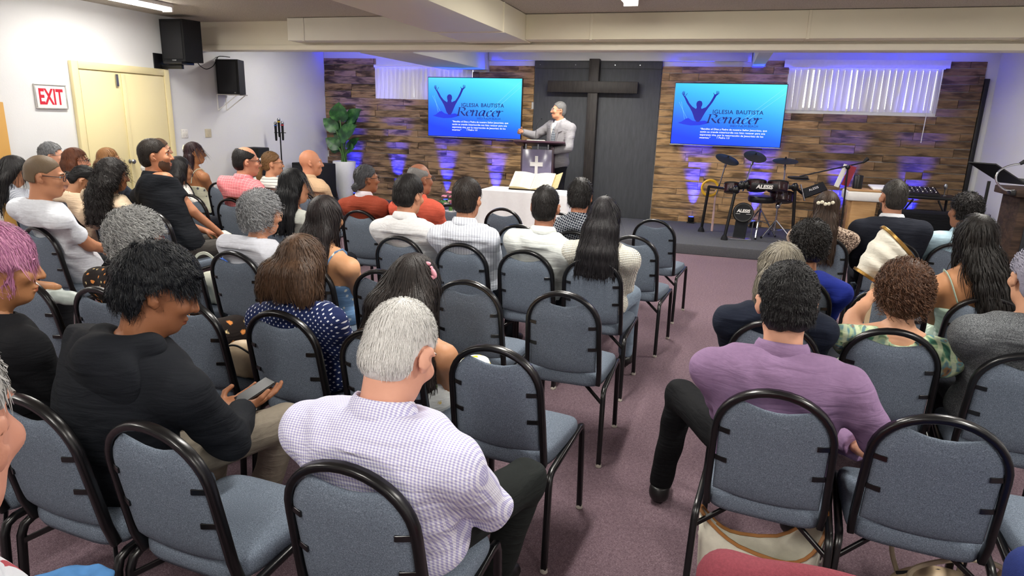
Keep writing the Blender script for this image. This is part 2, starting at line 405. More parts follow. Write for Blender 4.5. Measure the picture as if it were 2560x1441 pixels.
# fluorescent fixtures
M_TUBE = emit('fluorescent_tube_glow', '#fffaf0', 26.0)
M_FIX = plain('white_enamel_fixture', '#e8e6e0', .4)
M_TUBEOFF = plain('unlit_tube_glass', '#dfe0e0', .3)
def fixture(loc, rz, L, label, lit=True):
    t_ = thing('fluorescent_light', label, 'ceiling light', loc, rz, 'fluorescent ceiling fixtures')
    MB().box((-.075, -L/2, -.045), (.075, L/2, -.001), .006).obj('housing', M_FIX, t_)
    for s in (-1, 1):
        MB().tube([(s*.042, -L/2+.03, -.063), (s*.042, L/2-.03, -.063)], .017, 10).obj('tube', M_TUBE if lit else M_TUBEOFF, t_)
        MB().box((-.07, s*(L/2-.012)-.012, -.09), (.07, s*(L/2-.012)+.012, -.046), .004).obj('end_cap', M_FIX, t_)
    if not lit: return t_
    ld = bpy.data.lights.new('tube_light', 'AREA'); ld.shape = 'RECTANGLE'; ld.size = .16; ld.size_y = L-.06; ld.energy = TUBE_W; ld.color = (1, .965, .90)
    lo = bpy.data.objects.new('tube_light', ld); COL.objects.link(lo); lo.parent = t_; lo.location = (0, 0, -.095)
    return t_
f1 = onz((425, 24), ZC-.06); d1 = onz((243, 0), ZC-.06)-f1
az = math.atan2(-d1[0], d1[1])
u1 = np.array([0, -1.0])
fixture((f1[0]-.02, f1[1]-.61, ZC), 0, 1.22, 'bright two-tube fluorescent light near the left wall').children[-1].data.energy = TUBE_W*.6
f2 = onz((1578, 8), ZC-.06)
fixture((f2[0], f2[1]-.61, ZC), 0, 1.22, 'bright two-tube fluorescent light cut by the top edge')
for k, (x, y, s_) in enumerate([(-6.2, 2.6, 'over the far left chairs'), (-4.2, 4.3, 'over the middle of the left block'), (-4.2, .6, 'over the left rear seats'), (-.9, 3.0, 'over the centre aisle'), (-.9, -.4, 'behind the camera over the aisle'), (1.9, 5.6, 'over the right front seats'), (1.9, 2.2, 'over the right seats'), (1.9, -.8, 'at the rear right'), (-6.2, -.8, 'at the rear left'), (-2.0, 9.2, 'over the pulpit behind the beam'), (1.6, 9.0, 'over the drum kit behind the beam'), (-5.9, 9.2, 'over the plant behind the beam')]):
    f = fixture((x, y, ZC), math.pi/2 if y > 9 else 0, 1.22, ('two-tube fluorescent light ' if x > -6 or y > .9 else 'unlit two-tube fluorescent fixture ')+s_, x > -6 or y > .9)
    if x < -6 and y > .9: f.children[-1].data.energy = TUBE_W*.6
    if x == -.9 and y < 0: f.children[-1].data.energy = TUBE_W*.8
    if y > 8.5: f.children[-1].data.energy = TUBE_W*{-2.0: 1.35, 1.6: .4, -5.9: .4}[x]

# ------------------------------------------------------------------ stacking chair
t = NT('slate_blue_chair_fabric'); t.set(.95, 0, .2); v = t.co()
n1 = t.noise(v, 330, 3, .7); n2 = t.noise(v, 4, 2)
c = t.ramp(n1, [(.3, '#4b525d'), (.52, '#6b7684'), (.75, '#9aa4b1')]); t.base(t.mix(t.math('MULTIPLY', n2, .25), c, '#5a636f')); t.bump(n1, .35, .003); M_CHAIR = t.m
M_FRAME = plain('black_gloss_frame', '#0c0c0e', .28, 0, .55, .05)
M_GLIDE = plain('clear_grey_glide', '#b9b3a8', .4, 0, .5, .1)
def back_y(z): return -.185-(z-.43)*.175
def chair_meshes():
    ms = {}
    # back frame: inverted U
    pts = [(-.183, back_y(.425)+.01, .425), (-.186, back_y(.5), .5), (-.184, back_y(.6), .6), (-.181, back_y(.7), .7)]
    for a in np.linspace(0, math.pi, 19): 
        x = -.180*math.cos(a); z = .735+.17*math.sin(a)**.92; pts.append((x, back_y(z), z))
    pts += [(-p[0], p[1], p[2]) for p in pts[3::-1]]
    ms['back_frame'] = MB().tube(pts, .012, rect=(.03, .022), up=(0, 1, 0)).mesh('back_frame', M_FRAME, angle=50)
    # back cushion
    nu, nv = 15, 15; V = []; idx = {}
    def outline(u):
        x = u*.169; ax = abs(x)
        arch = .735+.156*math.sqrt(max(0, 1-(ax/.172)**2))
        scoop = .835+.020*(ax/.09)**2
        return min(arch, scoop), .498-.022*(1-(u*u))
    for side in (0, 1):
        for i in range(nu):
            u = math.sin((i/(nu-1)*2-1)*math.pi/2); zt, zb = outline(u)
            for j in range(nv):
                v_ = .5-.5*math.cos(math.pi*j/(nv-1)); z = zb+(zt-zb)*v_
                e = min(1, (1-abs(u))*5)**.5*min(1, v_*7)**.5*min(1, (1-v_)*6)**.5
                th = (.017 if side == 0 else .022)*e
                y = back_y(z)+(-.002-th if side == 0 else .004+th); idx[side, i, j] = len(V); V.append((u*.169, y, z))
    F = []
    for i in range(nu-1):
        for j in range(nv-1):
            F.append([idx[0, i, j], idx[0, i+1, j], idx[0, i+1, j+1], idx[0, i, j+1]]); F.append([idx[1, i, j], idx[1, i, j+1], idx[1, i+1, j+1], idx[1, i+1, j]])
    for j in range(nv-1):
        F.append([idx[0, 0, j], idx[0, 0, j+1], idx[1, 0, j+1], idx[1, 0, j]]); F.append([idx[0, nu-1, j+1], idx[0, nu-1, j], idx[1, nu-1, j], idx[1, nu-1, j+1]])
    for i in range(nu-1):
        F.append([idx[0, i+1, 0], idx[0, i, 0], idx[1, i, 0], idx[1, i+1, 0]]); F.append([idx[0, i, nv-1], idx[0, i+1, nv-1], idx[1, i+1, nv-1], idx[1, i, nv-1]])
    ms['backrest'] = mesh_np('backrest', V, F, [M_CHAIR])
    # seat cushion
    V = []; F = []; n = 40
    prof = [(.86, .405), (.965, .41), (1, .43), (1, .452), (.985, .468), (.95, .478), (.80, .486), (.5, .490), (.2, .491)]
    for k, z in prof:
        for a in range(n):
            th = 2*math.pi*a/n; c_, s_ = math.cos(th), math.sin(th); e = .38
            x = .208*math.copysign(abs(c_)**e, c_)*k; y = .02+.215*math.copysign(abs(s_)**e, s_)*k
            x *= 1+.06*(y/.2); zz = z-(.018*max(0, (y-.13)/.1)**2 if z > .44 else 0)
            V.append((x, y, zz))
    for i in range(len(prof)-1):
        for a in range(n): F.append([i*n+a, i*n+(a+1) % n, (i+1)*n+(a+1) % n, (i+1)*n+a])
    F += [list(range(n))[::-1], list(range((len(prof)-1)*n, len(prof)*n))]
    ms['seat'] = mesh_np('seat', V, F, [M_CHAIR])
    for s in (-1, 1):
        p = [(s*.222, -.232, .012), (s*.217, -.205, .36), (s*.215, -.192, .392), (s*.214, -.165, .405), (s*.214, .19, .428), (s*.215, .222, .424), (s*.217, .232, .395), (s*.220, .252, .012)]
        ms['leg_frame', s] = MB().tube(p, .012, rect=(.024, .024), up=(1, 0, 0)).mesh('leg_frame', M_FRAME, angle=50)
        ms['brace', s] = MB().tube([(s*.212, -.205, .34), (s*.10, -.12, .40)], .009, rect=(.018, .012)).mesh('brace', M_FRAME)
        for q, (y, x) in enumerate(((-.232, .222), (.252, .220))):
            ms['glide', s, q] = MB().lathe([(.013, 0), (.016, .004), (.015, .016), (.013, .02)], (s*x, y, 0), 10).mesh('foot_glide', M_GLIDE)
        for q, z in enumerate((.742, .627)):
            mb = MB().tube([(s*.172, back_y(z)-.006, z), (s*.135, back_y(z)-.022, z), (s*.132, back_y(z)-.022, z)], .01, rect=(.006, .017), up=(0, 1, 0))
            ms['bracket', s, q] = mb.mesh('bracket', M_FRAME)
    return ms
CM = chair_meshes()
CHAIRS = {}
def chair(key, x, y, deg, label):
    """x, y: world position of the top of the back"""
    r = math.radians(deg); ox = x-(-math.sin(r)*-.27); oy = y-(math.cos(r)*-.27)
    t_ = thing('stacking_chair', label, 'chair', (ox, oy, 0), r, 'slate blue stacking chairs')
    add('backrest', CM['backrest'], t_); add('seat', CM['seat'], t_); bf = add('back_frame', CM['back_frame'], t_)
    for s in (-1, 1):
        lf = add('leg_frame', CM['leg_frame', s], t_); add('brace', CM['brace', s], lf)
        for q in (0, 1): add('foot_glide', CM['glide', s, q], lf); add('bracket', CM['bracket', s, q], bf)
    CHAIRS[key] = (x, y, deg, t_); return t_

# ------------------------------------------------------------------ implicit bodies
def smin(a, b, k):
    if k <= 0: return np.minimum(a, b)
    h = np.clip(.5+.5*(b-a)/k, 0, 1); return b*(1-h)+a*h-k*h*(1-h)
class Ell:
    def __init__(s, c, r, R=None, k=.03):
        s.c = np.array(c, np.float32); s.r = np.array(r if not np.isscalar(r) else (r,)*3, np.float32); s.R = np.eye(3, dtype=np.float32) if R is None else np.array(R, np.float32); s.k = k
        e = np.sqrt(((s.R*s.r)**2).sum(1)); s.lo = s.c-e; s.hi = s.c+e
    def d(s, P):
        q = ((P-s.c)@s.R)/s.r; w_ = q/s.r; k0 = np.sqrt(np.einsum('...i,...i', q, q)); k1 = np.sqrt(np.einsum('...i,...i', w_, w_))+1e-9
        return k0*(k0-1)/k1
    def grow(s, e): return Ell(s.c, s.r+e, s.R, s.k)
class Con:
    def __init__(s, a, b, r1, r2, k=.03):
        s.a = np.array(a, np.float32); s.b = np.array(b, np.float32); s.r1 = float(r1); s.r2 = float(r2); s.k = k
        m_ = max(r1, r2); s.lo = np.minimum(s.a, s.b)-m_; s.hi = np.maximum(s.a, s.b)+m_
    def d(s, P):
        ba = s.b-s.a; t = np.clip(((P-s.a)@ba)/(ba@ba+1e-12), 0, 1); v = P-s.a-t[..., None]*ba
        return np.sqrt(np.einsum('...i,...i', v, v))-(s.r1+t*(s.r2-s.r1))
    def grow(s, e): return Con(s.a, s.b, s.r1+e, s.r2+e, s.k)
def bounds(prims, pad): return np.min([p.lo for p in prims], 0)-pad, np.max([p.hi for p in prims], 0)+pad
class Grid:
    def __init__(s, lo, hi, h):
        s.h = h; s.lo = np.array(lo); s.n = np.maximum(4, np.ceil((np.array(hi)-s.lo)/h).astype(int)+1)
        s.ax = [(s.lo[i]+h*np.arange(s.n[i])).astype(np.float32) for i in range(3)]
    def pts(s, sl=None):
        ax = s.ax if sl is None else [s.ax[i][sl[i]] for i in range(3)]
        return np.stack(np.meshgrid(*ax, indexing='ij'), -1)
    def union(s, prims, big=.15, mar=.05):
        D = np.full(s.n, big, np.float32)
        for p in prims:
            a = np.clip(np.floor((p.lo-mar-s.lo)/s.h).astype(int), 0, s.n); b = np.clip(np.ceil((p.hi+mar-s.lo)/s.h).astype(int)+1, 0, s.n)
            if (b <= a).any(): continue
            sl = tuple(slice(a[i], b[i]) for i in range(3)); D[sl] = smin(D[sl], p.d(s.pts(sl)), p.k)
        return D
def field(prims, P):
    D = np.full(P.shape[:-1], .15, np.float32)
    for p in prims: D = smin(D, p.d(P), p.k)
    return D
def nets(D, g):
    nx, ny, nz = D.shape; ins = D < 0; C = (nx-1, ny-1, nz-1); cnt = np.zeros(C, np.float32); acc = np.zeros(C+(3,), np.float32); E_ = []
    for ax in range(3):
        sa = [slice(None)]*3; sb = [slice(None)]*3; sa[ax] = slice(0, -1); sb[ax] = slice(1, None)
        d0, d1 = D[tuple(sa)], D[tuple(sb)]; x = ins[tuple(sa)] != ins[tuple(sb)]; E_.append((x, ins[tuple(sa)]))
        I = np.argwhere(x)
        if not len(I): continue
        a, b = d0[x], d1[x]; tt = a/(a-b); pos = I.astype(np.float32); pos[:, ax] += tt
        o1, o2 = [k for k in range(3) if k != ax]
        for da in (0, 1):
            for db in (0, 1):
                J = I.copy(); J[:, o1] -= da; J[:, o2] -= db
                ok = ((J >= 0) & (J < np.array(C))).all(1); J = J[ok]
                np.add.at(cnt, tuple(J.T), 1); np.add.at(acc, tuple(J.T), pos[ok])
    act = cnt > 0; ids = np.full(C, -1, np.int64); ids[act] = np.arange(act.sum())
    V = acc[act]/cnt[act][:, None]*g.h+g.lo; Q = []
    for ax in range(3):
        x, s0 = E_[ax]; I = np.argwhere(x)
        if not len(I): continue
        o1, o2 = [(1, 2), (2, 0), (0, 1)][ax]
        ok = (I[:, o1] > 0) & (I[:, o2] > 0) & (I[:, o1] < C[o1]) & (I[:, o2] < C[o2]); I = I[ok]; f = s0[tuple(I.T)]
        def c_(a, b): J = I.copy(); J[:, o1] -= a; J[:, o2] -= b; return ids[tuple(J.T)]
        q = np.stack([c_(1, 1), c_(0, 1), c_(0, 0), c_(1, 0)], 1); q[~f] = q[~f][:, ::-1]; Q.append(q)
    return V, np.concatenate(Q) if Q else np.zeros((0, 4), int)
def main_parts(V, F, least=.04):
    """drop stray islands smaller than a share of the mesh"""
    lab = np.arange(len(V))
    for _ in range(400):
        m_ = lab[F].min(1); new = lab.copy()
        for j in range(4): np.minimum.at(new, F[:, j], m_)
        new = new[new]
        if (new == lab).all(): break
        lab = new
    u, inv, c = np.unique(lab, return_inverse=True, return_counts=True); ok = (c > least*len(V))[inv]; ids = np.cumsum(ok)-1
    return V[ok], ids[F[ok[F].all(1)]]
def ik(a, t_, l1, l2, pole):
    a = np.array(a, float); t_ = np.array(t_, float); v = t_-a; L = np.linalg.norm(v); mx = (l1+l2)*.985
    if L > mx: v = v/L*mx; L = mx; t_ = a+v
    u = v/L; x = (l1*l1-l2*l2+L*L)/(2*L); h = math.sqrt(max(0, l1*l1-x*x)); p = np.array(pole, float); p = p-u*(p@u); p /= np.linalg.norm(p)+1e-9
    return a+u*x+p*h, t_

# skin, hair, cloth materials
def skin_mat(c):
    k = 'skin_'+c
    if k in MATS: return MATS[k]
    t = NT(k); t.set(.5, 0, .35); v = t.co()
    L = np.array(lin(c)[:3]); r = t.n('ValToRGB'); t.l(t.noise(v, 14, 4, .6), r.inputs[0])
    r.color_ramp.elements[0].color = tuple(L*np.array([.93, .89, .87]))+(1,); r.color_ramp.elements[1].color = tuple(np.minimum(1, L*1.1))+(1,)
    t.base(r.outputs[0]); t.bump(t.noise(v, 400, 2), .12, .002); t.b.inputs['Subsurface Weight'].default_value = 0
    MATS[k] = t.m; return t.m
def hair_mat(c1, c2, rough=.42):
    k = 'hair_'+c1+c2
    if k in MATS: return MATS[k]
    t = NT(k); t.set(rough+.08, 0, .28); isl = t.n('NewGeometry').outputs['Random Per Island']
    v = t.mapping((9, 9, 1.6)); n_ = t.noise(v, 14, 4, .7)
    t.base(t.mix(t.math('ADD', t.math('MULTIPLY', isl, .6), t.math('MULTIPLY', n_, .4)), c1, c2)); t.bump(t.noise(t.mapping((60, 60, 6)), 4, 3), .5, .004)
    MATS[k] = t.m; return t.m
def cloth(spec):
    """spec: (kind, colours...)"""
    k = 'cloth_'+'_'.join(map(str, spec))
    if k in MATS: return MATS[k]
    t = NT(k[:60]); t.set(.88, 0, .2); v = t.co(); kind = spec[0]; c = spec[1]
    fold = t.noise(t.mapping((3, 3, 14)), 2.2, 3, .5, .6)
    def sep(): 
        s = t.n('SeparateXYZ'); t.l(v, s.inputs[0]); return s.outputs
    def saw(x, p): return t.math('FRACT', t.math('DIVIDE', x, p))
    if kind == 'plain': col = t.mix(t.noise(v, 60, 3), c, tuple(x*.9 for x in (int(c[1:3], 16)/255, int(c[3:5], 16)/255, int(c[5:7], 16)/255)))
    elif kind == 'knit':
        s = sep(); wv = t.math('SINE', t.math('MULTIPLY', s[0], 700.)); wz = t.math('SINE', t.math('MULTIPLY', s[2], 620.))
        n_ = t.noise(v, 220, 3, .7); col = t.mix(n_, c, spec[2])
        b2 = t.n('Bump'); b2.inputs['Strength'].default_value = .6; b2.inputs['Distance'].default_value = .004; t.l(t.math('ADD', wv, wz), b2.inputs['Height']); t.l(b2.outputs[0], t.b.inputs['Normal'])
    elif kind == 'gingham':
        s = sep(); p = spec[3]; a = t.math('GREATER_THAN', saw(s[0], p), .5); b = t.math('GREATER_THAN', saw(t.math('ADD', s[2], s[1]), p), .5)
        col = t.mix(t.math('MULTIPLY', t.math('ADD', a, b), .5), c, spec[2])
    elif kind == 'vstripe':
        s = sep(); a = t.math('LESS_THAN', saw(t.math('ADD', s[0], t.math('MULTIPLY', s[1], .35)), spec[3]), spec[4]); col = t.mix(a, c, spec[2])
    elif kind == 'hstripe':
        s = sep(); a = t.math('LESS_THAN', saw(s[2], spec[3]), spec[4]); col = t.mix(a, c, spec[2])
    elif kind == 'lines':
        s = sep(); a = t.math('LESS_THAN', saw(s[0], spec[3]), .09); b = t.math('LESS_THAN', saw(t.math('ADD', s[2], t.math('MULTIPLY', s[1], .5)), spec[3]), .09)
        col = t.mix(t.math('MAXIMUM', a, b), c, spec[2])
    elif kind == 'dots':
        mp = t.mapping((1/spec[3],)*3, (0, math.radians(45), 0)); f = t.n('VectorMath', operation='FRACTION'); t.l(mp, f.inputs[0]); s2 = t.n('SeparateXYZ'); t.l(f.outputs[0], s2.inputs[0])
        dx = t.math('ABSOLUTE', t.math('SUBTRACT', s2.outputs[0], .5)); dz = t.math('ABSOLUTE', t.math('SUBTRACT', s2.outputs[2], .5))
        col = t.mix(t.math('LESS_THAN', t.math('MAXIMUM', dx, dz), spec[4]), c, spec[2])
    elif kind == 'rings':
        mp = t.mapping((1/spec[3],)*3, (0, math.radians(30), 0)); f = t.n('VectorMath', operation='FRACTION'); t.l(mp, f.inputs[0]); s2 = t.n('SeparateXYZ'); t.l(f.outputs[0], s2.inputs[0])
        dx = t.math('SUBTRACT', s2.outputs[0], .5); dz = t.math('SUBTRACT', s2.outputs[2], .5); r = t.math('SQRT', t.math('ADD', t.math('MULTIPLY', dx, dx), t.math('MULTIPLY', dz, dz)))
        col = t.mix(t.math('LESS_THAN', t.math('ABSOLUTE', t.math('SUBTRACT', r, .4)), .07), c, spec[2])
    elif kind == 'paisley':
        vo = t.n('TexVoronoi'); vo.inputs['Scale'].default_value = 16; nn = t.n('TexNoise'); nn.inputs['Scale'].default_value = 9; nn.inputs['Distortion'].default_value = 1.5; t.l(v, nn.inputs[0])
        t.l(nn.outputs['Color'], vo.inputs['Vector']); w_ = t.n('TexWave'); w_.inputs['Scale'].default_value = 6; w_.inputs['Distortion'].default_value = 9; t.l(v, w_.inputs[0])
        col = t.ramp(nn.outputs['Fac'], [(.3, '#1d3b3a'), (.42, '#4b7a63'), (.5, '#b7c79a'), (.58, '#5d8a93'), (.66, '#8d6a45'), (.75, '#22344a')]); col = t.mix(t.ramp(w_.outputs['Fac'], [(.55, .0), (.8, .7)]), col, '#c9d2b0')
        col = t.mix(t.ramp(vo.outputs['Distance'], [(.0, .8), (.12, .0)]), col, '#173033')
    elif kind == 'floral':
        vo = t.n('TexVoronoi'); vo.inputs['Scale'].default_value = spec[4]; t.l(v, vo.inputs['Vector'])
        m_ = t.ramp(t.math('ADD', vo.outputs['Distance'], t.math('MULTIPLY', t.noise(v, spec[4]*4, 2), .3)), [(.38, 1.0), (.46, .0)])
        hue = t.ramp(vo.outputs['Color'], [(.2, spec[2]), (.5, spec[3]), (.8, spec[2])], 'CONSTANT'); col = t.mix(m_, c, hue)
    elif kind == 'leopard':
        n_ = t.noise(v, 120, 3, .6, .4); col = t.ramp(n_, [(.42, c), (.5, spec[2]), (.56, spec[3])])
    elif kind == 'tweed':
        n_ = t.noise(t.mapping((90, 90, 200)), 3, 3, .7); col = t.ramp(n_, [(.35, c), (.52, spec[2]), (.68, spec[3])])
    t.base(col)
    if kind != 'knit': t.bump(t.math('ADD', fold, t.math('MULTIPLY', t.noise(v, 500, 2), .05)), .4, .022)
    MATS[k] = t.m; return t.m
M_EYE = plain('eye_white', '#e9e4dc', .2); M_IRIS = plain('dark_brown_iris', '#2a1a12', .15)
M_LIP = {}
PEOPLE = {}
def ribbons(strands, normals, width, tilt=.25):
    """strands (S,K,3) -> quads"""
    S, K, _ = strands.shape; d = np.gradient(strands, axis=1); d /= np.linalg.norm(d, axis=2, keepdims=True)+1e-9
    w_ = np.cross(d, normals); w_ /= np.linalg.norm(w_, axis=2, keepdims=True)+1e-9
    w_ = w_+normals*RNG.uniform(-tilt, tilt, (S, 1, 1)); prof = np.interp(np.linspace(0, 1, K), [0, .15, .7, 1], [.6, 1, .85, .12])[None, :, None]
    wid = (width*RNG.uniform(.6, 1.3, (S, 1, 1)))*prof*.5
    V = np.stack([strands-w_*wid, strands+w_*wid], 2).reshape(-1, 3); b = (np.arange(S)[:, None]*K+np.arange(K-1)[None])*2
    b = b.reshape(-1); F = np.stack([b, b+1, b+3, b+2], 1); return V, F

def person(key, label, px, y, chair_key=None, hip=None, s=1.0, bulk=1.0, skin='#c49273', yaw=0, pitch=0, roll=0, torso_yaw=0, sw=.185, hump=.03,
           hair=('short',), hc=('#17130f', '#2b221b'), top=('plain', '#dddddd'), topname='shirt', sleeve='long', neck='collar', bottom=('plain', '#20232b'), bname='trousers',
           wrists=None, h=.012, hh=.006, glasses=None, beard=None, legs=True, strands=500, shoe='#1b1a1a', stand=False, knees=None, feet=None, curl=0, headpos=None, pole=None, hs=None, hem=None, fingers=.9, extras=None, female=False, wpoint=None, folds=.0032, toes=None, collar=None):
    H3 = ony(px, y) if headpos is None else np.array(headpos, float)
    if chair_key:
        cx, cy, cd, _ = CHAIRS[chair_key]; r0 = math.radians(cd); base = np.array([cx-math.sin(r0)*.275, cy+math.cos(r0)*.275, 0])
    else: r0 = math.radians(torso_yaw); base = np.array([hip[0], hip[1], hip[2] if len(hip) > 2 else 0.])
    root = add('person', None, None, base, (0, 0, r0)); root.empty_display_size = .1; tag(root, label, 'person')
    Rz = rotm(r0); hcn = Rz.T@(H3-base); hs = hs or (.97 if female else 1.03)*min(1.05, .6+.4*s)
    Rh = rotm(math.radians(yaw)-r0, math.radians(pitch), math.radians(roll))
    def hp(x, y_, z): return hcn+Rh@(np.array([x, y_, z])*hs)
    skm = skin_mat(skin)
    def rest(D, P, e):                               # the chair back keeps the torso off it
        if not chair_key: return D
        lim = (-.185-(P[..., 2]-.43)*.175)+.030+e-.005; return np.where((P[..., 2] < .93) & (np.abs(P[..., 0]) < .4), np.maximum(D, lim-P[..., 1]), D)
    # ---- skeleton
    hz = (.93*s if stand else .562); pel = np.array([0, 0, hz])
    nb = hcn*1.0+.5*(Rh@np.array([0, -.045, -.162]))*hs+.5*np.array([0, -.05, -.162])*hs
    ty = np.array([math.cos(0), 0, 0]); spine = nb-pel; up = spine/np.linalg.norm(spine); mid = (pel+nb)/2+np.array([0, -hump, 0])
    def sp(t_): return (1-t_)**2*pel+2*t_*(1-t_)*mid+t_*t_*nb
    def fr(t_):
        d_ = 2*(1-t_)*(mid-pel)+2*t_*(nb-mid); d_ /= np.linalg.norm(d_); x = np.array([1., 0, 0]); x = x-d_*(x@d_); x /= np.linalg.norm(x); return np.stack([x, np.cross(d_, x), d_], 1)
    b_ = bulk; fz = np.linalg.norm(spine)/.47
    if female: dims = [(.04, .178, .128, .12), (.36, .142, .105, .14), (.66, .155, .11, .15), (.87, .138, .08, .08)]
    else: dims = [(.04, .168, .122, .12), (.36, .158, .118, .15), (.66, .178, .118, .17), (.87, .165, .088, .085)]
    tor = [Ell(sp(a), (rx*b_*(.9+.1*s), ry*b_, rz*fz), fr(a), .07) for a, rx, ry, rz in dims]
    xax = fr(.9)[:, 0]
    SH = {q: nb+xax*q*sw*(.85+.15*b_)+np.array([0, -.005, -.085]) for q in (-1, 1)}
    tor += [Con(nb+np.array([0, 0, -.045]), SH[q]+np.array([0, 0, .0]), .05*b_, .056*(.7+.3*b_), .05) for q in (-1, 1)]
    l1, l2 = .285*s, .255*s
    W = wrists or {-1: (-.06, .22, .62), 1: (.06, .23, .63)}
    if stand and not wrists: W = {-1: (-.3, .05, .8), 1: (.3, .05, .8)}
    EL = {}; WR = {}
    for q in (-1, 1):
        EL[q], WR[q] = ik(SH[q], W[q], l1, l2, (pole or {}).get(q, (q*.5, -.75, -.4)))
    af = .85+.15*b_
    arms = {q: [Con(SH[q], EL[q], .054*af, .042*af, .03), Con(EL[q], WR[q], .041*af, .027, .02)] for q in (-1, 1)}
    if stand:
        KN = {q: np.array([q*.1, .02, .5*s]) for q in (-1, 1)}; AN = {q: np.array([q*.11, 0, .09]) for q in (-1, 1)}
    else:
        KN = {q: np.array([q*.135, .43*s, .535]) for q in (-1, 1)}; AN = {q: np.array([q*.13, .42*s, .1]) for q in (-1, 1)}
    for q, v in (knees or {}).items(): KN[q] = np.array(v, float)
    for q, v in (feet or {}).items(): AN[q] = np.array(v, float)
    HJ = {q: pel+np.array([q*.088, 0, 0 if stand else -.005]) for q in (-1, 1)}
    tr = .078 if not stand else .088
    leg = [Con(HJ[q], KN[q], tr*(.8+.2*b_), .058, .03) for q in (-1, 1)]+[Con(KN[q], AN[q], .054, .04, .03) for q in (-1, 1)]
    # ---- head and neck
    R = lambda *v: np.array(v)*hs
    head = [Ell(hp(0, -.014, .032), R(.076, .098, .098), Rh, .02), Ell(hp(0, .028, -.03), R(.062, .072, .092), Rh, .03), Ell(hp(0, .058, -.095), R(.034, .034, .026), Rh, .03), Ell(hp(0, .02, -.075), R(.056, .05, .035), Rh, .025),
            Con(hp(0, .1, .012), hp(0, .116, -.026), .008*hs, .0135*hs, .012), Ell(hp(0, .088, .028), R(.05, .016, .012), Rh, .015), Ell(hp(0, .097, -.062), R(.024, .011, .0065), Rh, .006), Ell(hp(0, .095, -.075), R(.021, .011, .0075), Rh, .006)]
    for q in (-1, 1):
        head += [Ell(hp(q*.04, .075, -.02), R(.024, .022, .022), Rh, .02), Ell(hp(q*.016, .1, -.03), R(.01, .011, .008), Rh, .008)]
        Re = Rh@rotm(-q*.5, -.15); head += [Ell(hp(q*.086, -.015, .0), R(.0075, .020, .031), Re, .005), Ell(hp(q*.081, -.004, -.024), R(.008, .011, .014), Re, .008)]
    nk = [Con(hp(0, -.022, -.06), nb+np.array([0, .012, .0]), .052*hs*(.8+.2*b_)*(.9 if female else 1.05), .06*(.75+.25*b_)*(.9 if female else 1.05), .03)]
    g = Grid(*bounds(head+nk, .012), hh); D = g.union(head+nk, mar=.03); P = None
    for q in (-1, 1):                                 # eye sockets, ear hollow
        for c_, r_, kk in ((hp(q*.031, .102, .012), .017*hs, .012), (hp(q*.0945, -.004, .002), .0085*hs, .004)):
            if P is None: P = g.pts()
            D = -smin(-D, np.sqrt(((P-c_)**2).sum(-1))-r_, kk)
    V1, F1 = nets(D, g); mats = [skm]; mi = [np.zeros(len(F1), int)]
    lipd = np.abs((V1-hp(0, .1, -.069))@Rh/R(.024, .02, .0125)); lipv = (lipd**2).sum(1) < 1; mi[0][lipv[F1].all(1)] = 1
    Vs, Fs = [V1], [F1]; off = len(V1)
    def append(V_, F_, k): 
        nonlocal off
        Vs.append(np.asarray(V_, float)); Fs.append(np.asarray(F_)+off); mi.append(np.full(len(F_), k)); off += len(V_)
    bod = [e.grow(-.015 if sleeve != 'none' else -.004) for e in tor]+[a for q in (-1, 1) for a in arms[q]]+[l.grow(-.006) for l in (leg if legs else [])]+[Con(nk[0].a, nk[0].b, nk[0].r1, nk[0].r2, .008 if neck in ('collar', 'round') else .035)]
    bh = max(h, .012); bare = sleeve in ('short', 'none')
    g = Grid(*bounds(bod, .02), .013 if bare and h < .012 else (.016 if bare else .03)); D = g.union(bod, mar=.05)
    P = g.pts(); D = np.maximum(D, (P-hp(0, -.022, -.075))@(Rh[:, 2]*.4+up*.6)); Vb, Fb = nets(rest(D, P, .01), g); append(Vb, Fb, 0)
    # hands
    for q in (-1, 1):
        fd = WR[q]-EL[q]; fd /= np.linalg.norm(fd); a = np.array((wpoint or {}).get(q, fd+np.array([-q*.35, .1, -.1]))); a = a/np.linalg.norm(a); nrm = np.array([0, 0, -1.]) if abs(a[2]) < .8 else np.array([0, 1., 0])
        if isinstance(fingers, dict): cur, nrm = fingers[q]; nrm = np.array(nrm, float)
        else: cur = fingers
        nrm = nrm-a*(a@nrm); nrm /= np.linalg.norm(nrm); sd = np.cross(a, nrm)*q
        Rp = np.stack([sd, a, nrm], 1); w0 = WR[q]; pr = [Con(w0-fd*.02, w0+a*.02, .027, .025, .02), Ell(w0+a*.055, (.042, .052, .016), Rp, .015)]
        for j, (o_, ln) in enumerate(((-.03, .75), (-.01, .95), (.011, 1), (.031, .9))):
            p_ = w0+a*(.092+.004*(1.5-abs(j-1.8)))+sd*o_; d_ = a+sd*o_*2.; d_ /= np.linalg.norm(d_); ang = 0
            for sl, rr in ((.04, .0088), (.027, .008), (.02, .0072)):
                ang += cur*.62; dd = d_*math.cos(ang)+nrm*math.sin(ang); e_ = p_+dd*sl*ln; pr.append(Con(p_, e_, rr, rr*.93, .004)); p_ = e_
        th = w0+a*.03+sd*.034; t1 = th+(sd*.72+a*.62+nrm*.3)*.04; t2 = t1+(sd*.15+a*.9+nrm*.35)*.034; pr += [Con(w0+a*.02+sd*.015, th, .016, .014, .01), Con(th, t1, .012, .0105, .006), Con(t1, t2, .0105, .009, .004)]
        g = Grid(*bounds(pr, .008), .0045 if (fingers != .9 or h < .009) else .0078); Vh, Fh = nets(g.union(pr, mar=.02), g); append(Vh, Fh, 0)
